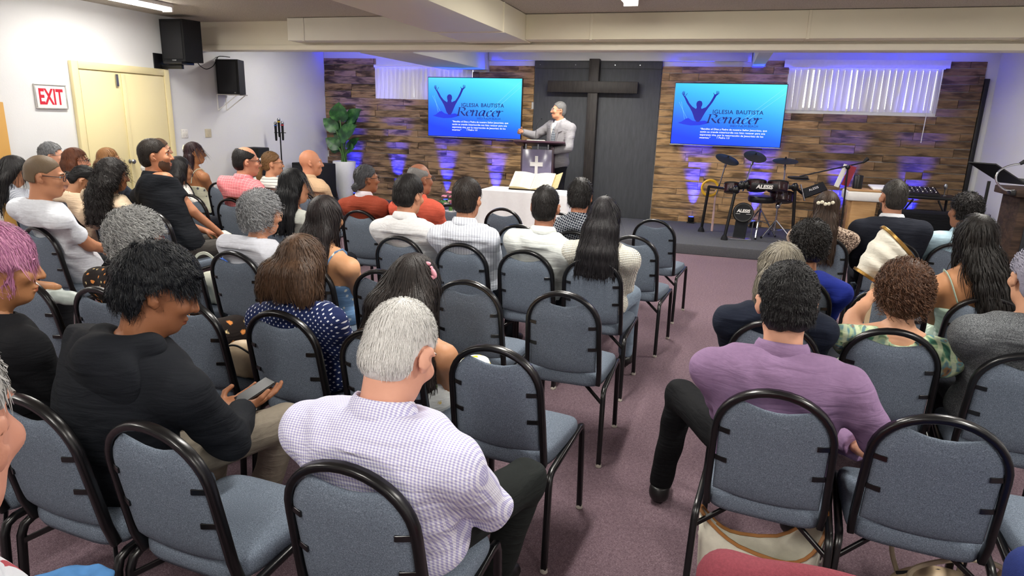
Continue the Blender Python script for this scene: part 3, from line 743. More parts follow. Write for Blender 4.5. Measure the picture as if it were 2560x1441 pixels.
    # eyes
    for q in (-1, 1):
        mb = MB().ball(hp(q*.031, .0765, .012), .0125*hs, 10, 8); k0 = np.array(mb.V); 
        F4 = np.array([f if len(f) == 4 else [f[0], f[1], f[2], f[2]] for f in mb.F if len(f) == 4]); append(k0, F4, 2)
        mb = MB().ball(hp(q*.031, .0845, .012), (.0062*hs, .006*hs, .0062*hs), 8, 6, Rh); F4 = np.array([f for f in mb.F if len(f) == 4]); append(np.array(mb.V), F4, 3)
    lk = lin(skin); lipm = MATS.get('lip_'+skin) or plain('lip_'+skin, tuple((x*12.92 if x < .0031 else 1.055*x**(1/2.4)-.055) for x in (lk[0]*.85, lk[1]*.55, lk[2]*.6)), .4)
    add('body', mesh_np('body', np.concatenate(Vs), np.concatenate(Fs), [skm, lipm, M_EYE, M_IRIS], True, np.concatenate(mi)), root)
    # ---- top
    ph = RNG.uniform(0, 6, 4); cm = cloth(top)
    def wrinkle(D, P, amp):
        x, y_, z = P[..., 0], P[..., 1], P[..., 2]
        w_ = np.sin(38*z+9*np.sin(7*x+ph[0])+6*y_+ph[1])*np.sin(11*x+5*z+ph[2])+.6*np.sin(70*z+25*x*np.sign(x)+ph[3])*np.exp(-((z-pel[2]-.1)/.12)**2)
        return D+amp*w_
    gr = .010 if topname not in ('hoodie', 'jacket') else .02
    tp = [e.grow(gr+.002) for e in tor]; 
    if hem is not None: tp.append(Ell(pel+np.array([0, 0, -.03]), (.185*b_, .145*b_, .1), None, .06))
    g = Grid(*bounds(tp+[a.grow(.03) for q in (-1, 1) for a in arms[q]], .03), h); D = g.union(tp); P = g.pts()
    for q in (-1, 1):
        if sleeve == 'none': continue
        sg = gr+.004
        sl = [Con(SH[q]-(EL[q]-SH[q])*.05, EL[q], (.054*af+sg), (.043*af+sg), .02)]
        if sleeve == 'long': sl.append(Con(EL[q], WR[q]-(WR[q]-EL[q])*.0, .043*af+sg, .031+sg*.7, .02)); end = WR[q]-(WR[q]-EL[q])*.04; dr_ = (WR[q]-EL[q])
        elif sleeve == 'elbow': end = EL[q]+(WR[q]-EL[q])*.12; sl.append(Con(EL[q], WR[q], .043*af+sg, .036+sg, .02)); dr_ = (WR[q]-EL[q])
        else: f_ = .62 if sleeve == 'short' else .25; end = SH[q]+(EL[q]-SH[q])*f_; dr_ = EL[q]-SH[q]; sl[0] = Con(SH[q], EL[q], .054*af+sg, .052*af+sg+.004, .02)
        Ds = g.union(sl); dr_ = dr_/np.linalg.norm(dr_); near = np.sqrt(((P-end)**2).sum(-1)) < .16
        Ds = np.where(near | (sleeve in ('short', 'cap')), np.maximum(Ds, (P-end)@dr_), Ds); D = smin(D, Ds, .03)
    D = wrinkle(D, P, folds)
    if neck == 'strap': D = np.maximum(D, (P-(nb+np.array([0, -.08, -.205])))@np.array([0, .18, .98]))
    elif neck == 'scoop': D = np.maximum(D, (P-(nb+np.array([0, 0, -.005])))@np.array([0, .45, .89])); D = -smin(-D, np.sqrt(((P-(nb+np.array([0, .0, .02])))**2).sum(-1))-.088*b_, .01)
    else: D = np.maximum(D, (P-(nb+np.array([0, 0, .024])))@np.array([0, .25, .97])); D = -smin(-D, field([nk[0].grow(.004)], P), .004)
    if not stand: D = np.maximum(D, .474-P[..., 2])
    else: D = np.maximum(D, (pel[2]-(hem or .1))-P[..., 2])
    if extras == 'vopen':
        zz = P[..., 2]-(nb[2]-.40); D = np.maximum(D, -np.maximum(np.maximum(np.abs(P[..., 0])-zz*.17, -(P[..., 1]-.0)), -zz))
    D = rest(D, P, 0); Vt, Ft = nets(D, g); add(topname, mesh_np(topname, Vt, Ft, [cm]), root)
    if neck == 'collar':
        V_ = []; n_ = 28; ax = nk[0].a-nk[0].b; ax /= np.linalg.norm(ax); x = np.array([1., 0, 0]); x = x-ax*(x@ax); x /= np.linalg.norm(x); yv = np.cross(ax, x); c0 = nb+np.array([0, .012, .0]); r_ = nk[0].r2
        prof = [(r_+.016, -.004), (r_+.010, .025), (r_+.004, .050), (r_+.010, .053), (r_+.019, .038), (r_+.028, .006), (r_+.024, -.006)]
        for k_ in range(n_+1):
            a = math.pi*(-1.32+2.64*k_/n_)-math.pi/2; drop = .03*max(0, math.sin(a))
            for rr, zz in prof: V_.append(c0+(x*math.cos(a)*rr*1.02+yv*math.sin(a)*rr*1.02)+ax*(zz-drop))
        m_ = len(prof); F_ = [[i*m_+j, (i+1)*m_+j, (i+1)*m_+(j+1) % m_, i*m_+(j+1) % m_] for i in range(n_) for j in range(m_)]; F_ += [list(range(m_)), list(range(n_*m_, n_*m_+m_))[::-1]]
        add('collar', mesh_np('collar', V_, F_, [cloth(collar) if collar else cm]), root)
    if neck == 'strap':
        for q in (-1, 1):
            z0 = nb+np.array([0, 0, -.2]); f_ = field; pts = []
            allp = [e.grow(.004) for e in tor]
            for t_ in np.linspace(0, 1, 12):
                a = t_*math.pi*1.0; p_ = np.array([nb[0]+q*(.075+.03*math.sin(a)), nb[1]-.16*math.cos(a), nb[2]-.2+.17*math.sin(a)])
                for _ in range(8):
                    d0 = field(allp, p_[None])[0]; gv = np.array([field(allp, (p_+e_*.004)[None])[0]-d0 for e_ in np.eye(3)]); gv /= np.linalg.norm(gv)+1e-9; p_ = p_-gv*d0
                pts.append(p_)
            MB().tube(pts, .005, rect=(.004, .011), up=(0, 0, 1)).obj('strap', cm, root)
    if topname == 'hoodie':
        hd = [Con(nb+np.array([q*.10, -.035, .012]), nb+np.array([0, -.125, .0]), .04, .055, .03) for q in (-1, 1)]+[Ell(nb+np.array([0, -.125, -.075]), (.15, .055, .115), None, .05)]+[Con(nb+np.array([q*.10, -.035, .012]), nb+np.array([q*.05, .07, -.03]), .036, .022, .03) for q in (-1, 1)]
        g = Grid(*bounds(hd, .02), min(h, .009)); D = wrinkle(g.union(hd), g.pts(), .003); D = -smin(-D, field([nk[0].grow(.008)]+[e.grow(.008) for e in head[:4]], g.pts()), .01); Vv, Fv = nets(D, g); add('hood', mesh_np('hood', Vv, Fv, [cm]), root)
    if extras == 'vopen':
        g = Grid(*bounds(tor, .02), h); D = g.union([e.grow(.006) for e in tor]); P = g.pts(); D = np.maximum(D, (P-(nb+np.array([0, 0, .02])))@np.array([0, .4, .9])); D = np.maximum(D, .02-P[..., 1]+0*D); Vv, Fv = nets(D, g)
        sm = cloth(('plain', '#f0efec')); add('dress_shirt', mesh_np('dress_shirt', Vv, Fv, [sm]), root)
    # ---- trousers / skirt and shoes
    if legs:
        tp = [e.grow(.008) for e in tor[:1]]+[l.grow(.012 if bname == 'trousers' else .02) for l in leg]
        if stand: tp.append(Ell(pel+np.array([0, 0, -.04]), (.17*b_, .12*b_, .12), None, .06))
        g = Grid(*bounds(tp, .03), h+.004 if h < .0088 or key == 'p8' else .026); D = g.union(tp); P = g.pts(); D = wrinkle(D, P, .003)
        if not stand: D = np.where(P[..., 1] < .27, np.maximum(D, .476-P[..., 2]), D)
        D = np.maximum(D, AN[1][2]-.03-P[..., 2]); D = np.maximum(D, P[..., 2]-pel[2]-.06-.0*s); Vv, Fv = nets(D, g); add(bname, mesh_np(bname, Vv, Fv, [cloth(bottom)]), root)
        for q in (-1, 1):
            A_ = AN[q]; z0 = A_[2]-.1; tdir = np.array((toes or {}).get(q, (q*.12, 1, 0)), float); tdir /= np.linalg.norm(tdir)
            sp_ = [Con(A_+np.array([0, -.025, -.045]), A_+tdir*.1+np.array([0, 0, -.06]), .042, .038, .02), Con(A_+tdir*.09+np.array([0, 0, -.062]), A_+tdir*.165+np.array([0, 0, -.066]), .042, .03, .03), Con(A_+np.array([0, -.01, .0]), A_+np.array([0, -.02, -.05]), .044, .042, .02)]
            g = Grid(*bounds(sp_, .012), .009 if h < .0088 or key in ('t7', 'x41') else .02); D = g.union(sp_); P = g.pts(); D = np.maximum(D, z0+.004-P[..., 2]); D = np.maximum(D, P[..., 2]-A_[2]+.01); Vv, Fv = nets(D, g); add('shoe', mesh_np('shoe', Vv, Fv, [plain('shoe_'+shoe, shoe, .4, 0, .5, .1)]), root)
    PEOPLE[key] = dict(root=root, hp=hp, Rh=Rh, hs=hs, nb=nb, SH=SH, EL=EL, WR=WR, AN=AN, KN=KN, pel=pel, tor=tor, base=base, Rz=Rz, h=h, r0=r0)
    make_hair(root, hp, Rh, hs, nb, tor, head, hair, hc, hh, strands, curl, up)
    if glasses: make_glasses(root, hp, Rh, hs, glasses)
    if beard:
        bp = [e.grow(.0025) for e in (head[1], head[2], head[3])]; g = Grid(*bounds(bp, .01), hh); D = g.union(bp, mar=.03); P = (g.pts()-hcn)@Rh/hs
        D = np.maximum(D, np.maximum(P[..., 2]+.068+np.abs(P[..., 0])*-.62, -P[..., 1]+.0)); D = np.maximum(D, -(np.sqrt(((P-np.array([0, .105, -.066]))**2/np.array([1, 1, .35])).sum(-1))-.026)*1.); Vv, Fv = nets(D, g)
        if len(Fv): add('beard', mesh_np('beard', Vv, Fv, [hair_mat(*beard)]), root)
    return root

def make_glasses(root, hp, Rh, hs, col):
    mb = MB(); ring = []
    for q in (-1, 1):
        c = np.array([q*.034, .112, .008]); pts = []
        for a in np.linspace(0, 2*math.pi, 21)[:-1]:
            cs, sn = math.cos(a), math.sin(a); pts.append(hp(c[0]+.026*math.copysign(abs(cs)**.7, cs), c[1]-abs(c[0]+.026*cs)*.12, c[2]+.019*math.copysign(abs(sn)**.7, sn)))
        mb.tube(pts, .0022*hs, 6, closed=True); mb.tube([hp(q*.06, .104, .016), hp(q*.075, .09, .017), hp(q*.08, .0, .016), hp(q*.08, -.02, .006)], .0022*hs, 6)
    mb.tube([hp(-.01, .112, .014), hp(.01, .112, .014)], .0022*hs, 6)
    mb.obj('glasses', plain('glasses_'+col, col, .3, 0, .5), root)

def make_hair(root, hp, Rh, hs, nb, tor, head, spec, hc, hh, strands, curl, up):
    kind = spec[0]; mat = hair_mat(*hc)
    if kind == 'none': return
    R = lambda *v: np.array(v)*hs
    o = {'short': .010, 'buzz': .0035, 'ring': .007, 'curly': .028, 'curlyshort': .016, 'bob': .020, 'long': .014, 'longcurly': .024, 'bun': .007, 'pony': .008, 'halfup': .011, 'wave': .02}[kind]
    if len(spec) > 1 and isinstance(spec[1], dict): opt = spec[1]
    else: opt = {}
    o = opt.get('o', o)
    cran = [Ell(hp(0, -.016, .034), R(.076+o/hs, .098+o/hs, .098+o/hs), Rh, .02)]
    vol = list(cran)
    if kind in ('short', 'wave', 'curlyshort', 'ring', 'buzz'): vol.append(Ell(hp(0, -.045, -.03), R(.066+o*.8, .062+o*.8, .06), Rh, .03))
    if kind == 'curly': vol += [Ell(hp(0, -.055, -.035), R(.088, .07, .075), Rh, .03)]
    L = opt.get('L', {'bob': .19, 'long': .42, 'longcurly': .42, 'halfup': .3}.get(kind, 0)); wd = opt.get('w', 1.0); spr = opt.get('spr', .03)
    if kind in ('bob', 'long', 'longcurly', 'halfup'):
        a = hp(0, -.05, .02); zb = hcz = a[2]-L; dx = opt.get('dx', 0.)
        def over(p_):                                # lay a point on the shoulders/back
            p_ = np.array(p_, float); T = [e.grow(.022) for e in tor]
            for _ in range(10):
                d0 = field(T, p_[None])[0]
                if d0 >= 0: break
                p_[1] += min(d0, -.004)
            return p_
        for q in ((-1, -.5, 0, .5, 1) if spr*wd > .04 else ((-1, 0, 1) if kind != 'longcurly' else (-1, -.4, .4, 1))):
            prev = hp(q*.052*wd, -.045 if q else -.065, .0); n_ = 5
            for i in range(1, n_+1):
                t_ = i/n_; p_ = over((hp(0, 0, 0)[0]*(1-.3*t_)+nb[0]*.3*t_+q*(.05+spr*t_)*wd+dx*t_, min(prev[1], nb[1]-.045)-.004, a[2]-.02-L*t_))
                vol.append(Con(prev, p_, (.05 if i < 3 else .05-.004*i)*wd*hs, (.05-.004*i+(.006 if kind == 'bob' else 0))*wd*hs, .03)); prev = p_
        for q in (-1, 1):
            if opt.get('sides', True): vol.append(Con(hp(q*.07, .01, .05), hp(q*.076*wd, -.012, -.09 if kind != 'bob' else -.11), .026*hs, .03*wd*hs, .03))
    if kind == 'bun': vol += [Ell(hp(*opt.get('bun', (0, -.125, -.03))), R(.036, .034, .04)*opt.get('bs', 1), Rh, .012), Ell(hp(0, -.05, -.04), R(.06, .055, .05), Rh, .03)]
    if kind == 'pony':
        vol += [Ell(hp(0, -.05, -.03), R(.062, .058, .055), Rh, .03), Ell(hp(0, -.118, .0), R(.026, .03, .026), Rh, .01)]; p_ = hp(0, -.13, -.005); e_ = hp(0, -.15, -.12); vol += [Con(p_, e_, .03, .034, .01), Con(e_, e_+np.array([0, -.005, -.12]), .034, .012, .01)]
    cut = opt.get('nape', {'short': -.078, 'wave': -.07, 'buzz': -.08, 'ring': -.075, 'curlyshort': -.075, 'curly': -.125, 'bun': -.085, 'pony': -.08}.get(kind, -9))
    g = Grid(*bounds(vol, .035), (max(hh*1.25, .007) if kind != 'buzz' else hh) if kind not in ('long', 'longcurly', 'halfup') else hh+.004)
    D = g.union(vol, mar=.05); P = g.pts(); Q = (P-hp(0, 0, 0))@Rh/hs; x, y_, z = Q[..., 0], Q[..., 1], Q[..., 2]
    front = opt.get('front', .088); fz = opt.get('fz', .07)
    # hairline: face opening
    face = np.minimum(np.minimum(y_-opt.get('side', .012)-np.maximum(0, (z-.02))*1.1, fz-z), y_+.02)
    face2 = np.minimum(y_-front+.02, fz+.02-z)
    if kind in ('bob', 'long', 'longcurly', 'halfup', 'curly'): 
        face = np.minimum(np.minimum(y_-opt.get('side', .035)-np.maximum(0, z-.03)*.9, fz-z), 1)
    D = np.maximum(D, np.maximum(face, -9)); 
    if cut > -5: D = np.maximum(D, np.where((y_ < .05) & ((y_ > -.1) | (kind not in ('bun', 'pony'))), cut-z-np.abs(x)*.25, -1))
    if kind in ('short', 'buzz', 'ring', 'wave', 'bun', 'pony', 'curlyshort'):
        for q in (-1, 1): D = np.maximum(D, -(np.sqrt((((Q-np.array([q*.088, -.006, -.012]))/np.array([1, .036, .044]))[..., 1:]**2).sum(-1))-1)*.03-np.where(x*q > .04, 0, 9))
    if kind in ('short', 'wave', 'curlyshort', 'bun', 'pony', 'ring', 'buzz'): D = np.maximum(D, np.where(y_ > -.035, opt.get('sb', -.02)-z, -1))
    if kind == 'ring': D = np.maximum(D, -(np.sqrt((((Q-np.array([0, .03, .16]))/np.array([.085, .125, .12]))**2).sum(-1))-1)*.08)
    if kind in ('curly', 'curlyshort', 'wave', 'longcurly'):
        f_ = 130 if kind != 'wave' else 48; a_ = {'curly': .006, 'curlyshort': .005, 'wave': opt.get('a', .004), 'longcurly': .006}[kind]
        D = D+a_*np.sin(f_*P[..., 0]+3*np.sin(60*P[..., 2]))*np.sin(f_*P[..., 1]+2*np.sin(50*P[..., 0]))*np.sin(f_*P[..., 2]+1.7*np.sin(45*P[..., 1]))
    Vv, Fv = nets(D, g)
    if not len(Fv): return
    Vv, Fv = main_parts(Vv, Fv)
    parts = [(Vv, Fv)]
    if strands and kind not in ('buzz',):
        # per-vertex normals of the volume
        fn = np.cross(Vv[Fv[:, 2]]-Vv[Fv[:, 0]], Vv[Fv[:, 3]]-Vv[Fv[:, 1]]); N = np.zeros_like(Vv)
        for j in range(4): np.add.at(N, Fv[:, j], fn)
        N /= np.linalg.norm(N, axis=1, keepdims=True)+1e-9
        ql = (Vv-hp(0, 0, 0))@Rh/hs; okm = N[:, 2] > -.25
        if kind in ('short', 'ring', 'curlyshort', 'wave', 'bun', 'pony', 'curly'): okm &= (ql[:, 2] > cut+.02)
        if kind in ('short', 'wave', 'ring', 'bun', 'pony', 'curlyshort'): okm &= ~((np.abs(ql[:, 0]) > .05) & (((ql[:, 1]+.006)/.05)**2+((ql[:, 2]+.002)/.056)**2 < 1))
        if kind in ('short', 'ring', 'curlyshort') or (kind == 'wave' and 'front' not in opt): okm &= ~((ql[:, 1] > .04) & (ql[:, 2] < .12))
        cand = np.nonzero(okm)[0]
        if len(cand):
            I = RNG.choice(cand, strands); p_ = Vv[I].copy(); n0 = N[I]
            K = (5 if kind in ('short', 'ring') else 8) if kind not in ('curly', 'curlyshort', 'longcurly') else 11
            Ls = opt.get('SL', {'short': .032, 'wave': .06, 'ring': .02, 'curlyshort': .05, 'curly': .07, 'bob': .11, 'long': .2, 'longcurly': .16, 'bun': .07, 'pony': .08, 'halfup': .18}[kind])*RNG.uniform(.7, 1.25, strands)
            zlow = Vv[:, 2].min()+RNG.uniform(-.012, .03, strands); crown = hp(0, -.062, .115); pts = []; nr = []; offs = RNG.uniform(.0005, .0022 if kind in ('bun', 'pony', 'ring', 'short', 'long', 'halfup', 'bob', 'wave') else .008, strands)[:, None]; lift = opt.get('lift', {'short': .06, 'wave': .05}.get(kind, .02))
            jit = RNG.normal(0, .10 if kind in ('long', 'bob', 'bun', 'pony', 'halfup') else (.25 if kind in ('short', 'wave', 'ring') else .4), (strands, 3)); dprev = None
            if kind in ('bun', 'pony'): tgt = hp(*opt.get('bun', (0, -.12, -.01)))
            for i in range(K):
                pts.append(p_+n0*offs); nr.append(n0.copy())
                if kind in ('bun', 'pony'): F_ = tgt-p_; F_ /= np.linalg.norm(F_, axis=1, keepdims=True)+1e-9
                else:
                    F_ = p_-crown; F_ /= np.linalg.norm(F_, axis=1, keepdims=True)+1e-9; F_ = F_*.9+np.array([0, 0, -.75])
                F_ = F_+jit*.6; F_ = F_-n0*(F_*n0).sum(1, keepdims=True)*.95; F_ /= np.linalg.norm(F_, axis=1, keepdims=True)+1e-9
                p_n = p_+F_*(Ls/(K-1))[:, None]+n0*lift*(Ls/(K-1))[:, None]*(i/K); stop = p_n[:, 2] < zlow; p_n[stop] = p_[stop]+(p_n[stop]-p_[stop])*.12; p_ = p_n
                if lift < .1:
                    ix = np.clip(((p_-g.lo)/g.h).round().astype(int), 0, np.array(D.shape)-2); d0 = D[tuple(ix.T)]; ix = np.maximum(ix, 1)
                    gv = np.stack([D[tuple((ix+e_).T)]-D[tuple((ix-e_).T)] for e_ in np.eye(3, dtype=int)], 1); gv /= np.linalg.norm(gv, axis=1, keepdims=True)+1e-9
                    low = gv[:, 2] < -.3; upd = (~low)&(np.abs(d0) < .03); p_[upd] -= gv[upd]*d0[upd][:, None]; n0 = np.where(upd[:, None], gv, n0)
            S_ = np.stack(pts, 1); Nn = np.stack(nr, 1)
            if kind in ('curly', 'curlyshort', 'longcurly') or curl:
                rad = opt.get('cr', {'curly': .009, 'curlyshort': .006, 'longcurly': .010}.get(kind, curl)); ph = RNG.uniform(0, 6.3, (strands, 1)); turns = opt.get('turns', {'curly': 1.7, 'curlyshort': 1.4, 'longcurly': 2.6}.get(kind, 1))
                a_ = ph+np.linspace(0, turns*6.283, K)[None]; d_ = np.gradient(S_, axis=1); d_ /= np.linalg.norm(d_, axis=2, keepdims=True)+1e-9; bn = np.cross(d_, Nn)
                S_ = S_+(bn*np.cos(a_)[..., None]+Nn*np.sin(a_)[..., None])*rad
            parts.append(ribbons(S_, Nn, opt.get('sw', {'curly': .0026, 'curlyshort': .0028, 'longcurly': .0032, 'short': .0032, 'ring': .003}.get(kind, .0042)), .5 if 'curly' in kind else .18))
    off = 0; VV = []; FF = []
    for a, b in parts: VV.append(a); FF.append(b+off); off += len(a)
    if kind in ('short', 'wave', 'ring', 'buzz', 'curlyshort', 'bun', 'pony', 'none') or True:      # eyebrows
        for q in (-1, 1):
            mb = MB().tube([hp(q*.014, .1, .031), hp(q*.03, .1, .037), hp(q*.05, .086, .031)], [.003*hs, .0038*hs, .002*hs], 5, caps=False); VV.append(np.array(mb.V)); FF.append(np.array(mb.F)+off); off += len(mb.V)
    ob = add('hair', mesh_np('hair', np.concatenate(VV), np.concatenate(FF), [mat]), root); return ob

# ------------------------------------------------------------------ chairs (position of the top of each back)
for key, x, y, deg, lb in [
    ('A0', -2.31, 1.24, -4, 'blue chair under the pink-haired teenager, cut by the left edge'),
    ('A1', -1.83, 1.23, -4, 'blue chair under the black-haired teenager in the hoodie'),
    ('A2', -1.37, 1.22, -4, 'empty blue chair between the hoodie teenager and the white-haired man'),
    ('A3', -.78, 1.22, -2, 'blue chair under the white-haired man in the checked shirt'),
    ('A4', -.72, 2.14, -5, 'empty blue aisle chair just right of the white-haired man'),
    ('B', -1.20, 2.15, -4, 'blue chair under the girl with the pink bow'),
    ('C', -1.69, 2.20, -4, 'blue chair under the brown-haired woman in dotted navy'),
    ('D', -2.17, 2.20, -4, 'blue chair holding a tan handbag beside the dotted navy blouse'),
    ('E', -2.66, 2.20, -4, 'blue chair under the grey-haired woman in orange print'),
    ('F', -3.13, 2.20, -4, 'empty blue chair in front of the pink-haired teenager'),
    ('C5', -.66, 3.00, -1, 'empty blue aisle chair directly behind the woman in white knit'),
    ('C4', -1.17, 3.02, -2, 'empty blue chair behind the man in the white linen shirt'),
    ('c941', -1.67, 3.05, -3, 'empty blue chair left behind the man in the striped shirt'),
    ('c835', -2.17, 3.07, -3, 'blue chair under the long-haired woman in blue floral dress'),
    ('W15', -2.68, 3.11, -4, 'blue chair under the grey-haired woman in the white top'),
    ('c430', -3.14, 3.14, -4, 'blue chair holding a white handbag and a blue plastic bag'),
    ('T7', -4.36, 3.22, -8, 'blue chair under the man in the white T-shirt'),
    ('W23', -.68, 3.87, -3, 'blue aisle chair under the woman in the white knit sweater'),
    ('M21', -1.12, 3.91, -3, 'blue chair under the man in the white linen shirt'),
    ('M20', -1.57, 3.94, -2, 'blue chair under the man in the pinstriped white shirt'),
    ('M19', -2.05, 3.99, -3, 'blue chair under the dark-haired man in plain white, left of pinstripes'),
    ('W14', -3.05, 4.02, -4, 'blue chair under the black-haired woman with the silver clip'),
    ('M8', -4.31, 4.14, -8, 'blue chair under the man in the black polo shirt'),
    ('W6', -4.87, 4.17, -14, 'blue chair under the woman with long black curls'),
    ('g4', -5.42, 4.28, -16, 'blue chair under the bowed girl in the beige jacket'),
    ('w1', -6.06, 4.36, -14, 'blue chair under the black-haired woman at the far left'),
    ('ai4', -.55, 4.79, -7, 'empty blue aisle chair in front of the white knit sweater'),
    ('M22', -1.00, 4.78, -4, 'blue chair under the man in the dark patterned shirt'),
    ('r4c', -1.46, 4.88, -4, 'empty blue chair left of the man in the patterned shirt'),
    ('co18', -2.42, 4.93, -4, 'blue chair under the balding man in the coral shirt'),
    ('c895', -2.92, 4.97, -4, 'blue chair under the woman in the rust sweater'),
    ('N', -4.33, 5.06, -6, 'blue chair under the balding man in the pink checked shirt'),
    ('K', -4.84, 5.12, -8, 'empty blue chair beyond the arm of the black polo man'),
    ('a3', -6.14, 4.93, -10, 'blue chair under the auburn-haired woman with glasses'),
    ('g2', -6.92, 5.25, -8, 'blue chair under the grey-haired man by the left wall'),
    ('ai5', -.49, 5.72, -8, 'empty blue front aisle chair nearest the stage edge'),
    ('r5c', -1.34, 5.71, -3, 'empty blue front-row chair right of the white table centre'),
    ('r5b', -1.87, 5.73, -3, 'empty blue front-row chair centred before the white table'),
    ('r5a', -2.40, 5.74, -3, 'empty blue front-row chair beside the pink flowers'),
    ('b13', -4.08, 5.82, -5, 'blue chair under the bald man in the beige polo'),
    ('p12', -4.56, 5.86, -5, 'blue chair under the woman with the brown ponytail'),
    ('L', -5.32, 5.10, -8, 'blue chair under the long-haired girl behind the black polo man'),
    ('h8', -6.62, 6.35, -8, 'blue chair under the brown-haired man hidden by the black polo'),
    ('b5', -6.66, 5.72, -10, 'blue chair under the woman with straight light brown hair'),
    ('M', -5.40, 6.15, -6, 'empty blue chair right of the woman with bare shoulders'),
    ('s10', -5.95, 6.15, -8, 'blue chair under the woman in the cream strap dress'),
    ('P37', .25, 2.08, -6, 'blue chair under the man in the purple shirt'),
    ('RB2', .71, 2.06, -6, 'empty blue chair right of the man in the purple shirt'),
    ('R1c', 1.20, 2.05, -6, 'empty blue chair cut by the lower right edge'),
    ('RB6', .30, 2.90, -5, 'blue chair under the woman in dark navy'),
    ('RB3', .77, 2.97, -5, 'blue chair under the woman in the green paisley blouse'),
    ('RB4', 1.22, 2.83, -8, 'blue chair under the woman in the dark grey sweater'),
    ('RB7', .48, 3.87, -4, 'blue chair under the woman in the royal blue sweater'),
    ('RB11', .93, 3.80, -4, 'blue chair with a tan bag strap over its back'),
    ('RB5', 1.39, 3.80, -4, 'blue chair under the woman in the sage strap dress'),
    ('RB8', .82, 5.48, -4, 'blue chair under the woman with the flower hair clip'),
    ('RB9', 1.31, 5.50, -4, 'blue chair under the man in the dark suit'),
    ('RB10', 1.76, 5.62, -4, 'blue chair under the man in the pale blue shirt'),
    ('R3d', 1.92, 3.85, -4, 'blue chair under the person cut by the right edge'),
    ('R1x', -4.05, 2.22, -10, 'blue chair left of the frame under the sneaker wearer'),
    ('Z0', -1.03, .22, 8, 'blue chair under the man cut by the lower left corner'),
]: chair(key, x, y, deg, lb)

# ------------------------------------------------------------------ people
BLK = ('#0d0c0d', '#1d1b1c'); DBR = ('#1a1310', '#33261d'); GRY = ('#6d6d6d', '#b5b5b3'); LGR = ('#8a8a88', '#cfcfcc')
N = dict(h=.011, hh=.0066); Fm = dict(h=.017, hh=.0092)
person('w1', 'black-haired woman in grey striped shirt looking down at far left', (35, 430), 4.12, 'w1', s=.95, skin='#c98f6d', yaw=-35, pitch=-28, hair=('long', {'L': .36, 'side': .03}), hc=BLK, top=('gingham', '#c9ccd4', '#7f8796', .012), knees={-1: (-.13, .34, .535), 1: (.13, .34, .535)}, feet={-1: (-.13, .25, .1), 1: (.13, .25, .1)}, female=True, **Fm)
person('g2', 'grey-haired man with glasses by the left wall', (132, 391), 5.38, 'g2', s=1.03, skin='#d19b80', yaw=-50, hair=('wave', {'o': .016}), hc=('#3f4043', '#86888b'), top=('plain', '#c4ccd6'), glasses='#8a8a8a', strands=600, **Fm)
person('a3', 'woman with short auburn hair and dark glasses, pink top', (192, 405), 5.06, 'a3', s=.93, skin='#c98d72', yaw=-52, hair=('bob', {'L': .15, 'w': .85, 'side': .02}), hc=('#3a1c12', '#6e4028'), top=('plain', '#d9a493'), neck='scoop', glasses='#20242e', female=True, **Fm)
person('g4', 'girl with a low dark bun in beige jacket, head bowed', (207, 452), 4.20, 'g4', s=.85, skin='#b07f60', yaw=-38, pitch=-45, hump=.06, hair=('bun', {'bun': (0, -.12, -.05)}), hc=BLK, top=('plain', '#d8c0a4'), topname='jacket', neck='round', female=True, **Fm)
person('b5', 'woman with straight light brown hair before the cream door', (273, 400), 5.75, 'b5', s=.95, skin='#d2a184', yaw=-42, hair=('long', {'L': .28, 'side': .045}), hc=('#6b4527', '#a67a4c'), top=('plain', '#48505e'), neck='scoop', female=True, **Fm)
person('c6', 'woman with long black curls in a beige top', (283, 440), 4.12, 'W6', s=.93, skin='#8f5f43', yaw=-30, pitch=-8, hair=('longcurly', {'L': .36, 'side': .05, 'w': 1.15}), hc=('#0c0a0a', '#241f1e'), top=('plain', '#cbb69c'), neck='round', strands=900, female=True, **Fm)
person('t7', 'man with faded haircut and glasses in a white T-shirt', (113, 443), 3.24, 'T7', s=1.04, bulk=1.0, skin='#b98262', yaw=-48, pitch=-8, torso_yaw=-15, hair=('buzz', {'o': .003, 'nape': -.02, 'fz': .085}), hc=('#4a3d30', '#6d5c48'), top=('plain', '#e4e8f0'), topname='t_shirt', sleeve='short', neck='round', glasses='#1e2430', wrists={-1: (.02, .26, .60), 1: (.10, .27, .62)}, bottom=('plain', '#17181c'), shoe='#9aa39f', strands=0, pole={1: (.4, -.8, -.4), -1: (-.5, -.6, -.5)}, **N)
person('p8', 'bearded dark-haired man in a black polo shirt', (388, 391), 4.46, 'M8', s=1.12, bulk=1.12, skin='#b0795a', yaw=-46, pitch=4, hair=('short', {'o': .008}), hc=('#120e0c', '#2a211b'), top=('plain', '#14171d'), topname='polo_shirt', sleeve='short', neck='collar', beard=('#3a2a20', '#5a4232'), bottom=('plain', '#4a4744'), wrists={-1: (.06, .27, .63), 1: (.12, .27, .66)}, strands=700, pole={1: (.4, -.8, -.4), -1: (-.5, -.6, -.5)}, h=.011, hh=.0055)
person('h8b', 'brown-haired man in white mostly hidden behind the black polo', (402, 376), 6.52, 'h8', s=1.0, skin='#c6967a', yaw=-40, hair=('short',), hc=('#3a2b20', '#6a5240'), top=('plain', '#e8e8e8'), **Fm)
person('g9', 'girl with straight black hair in a white patterned top', (452, 424), 5.28, 'L', s=.85, skin='#a87858', yaw=-25, hair=('long', {'L': .34}), hc=BLK, top=('floral', '#d9d6cf', '#9a97a2', '#b7a7a0', 40), neck='round', female=True, **Fm)
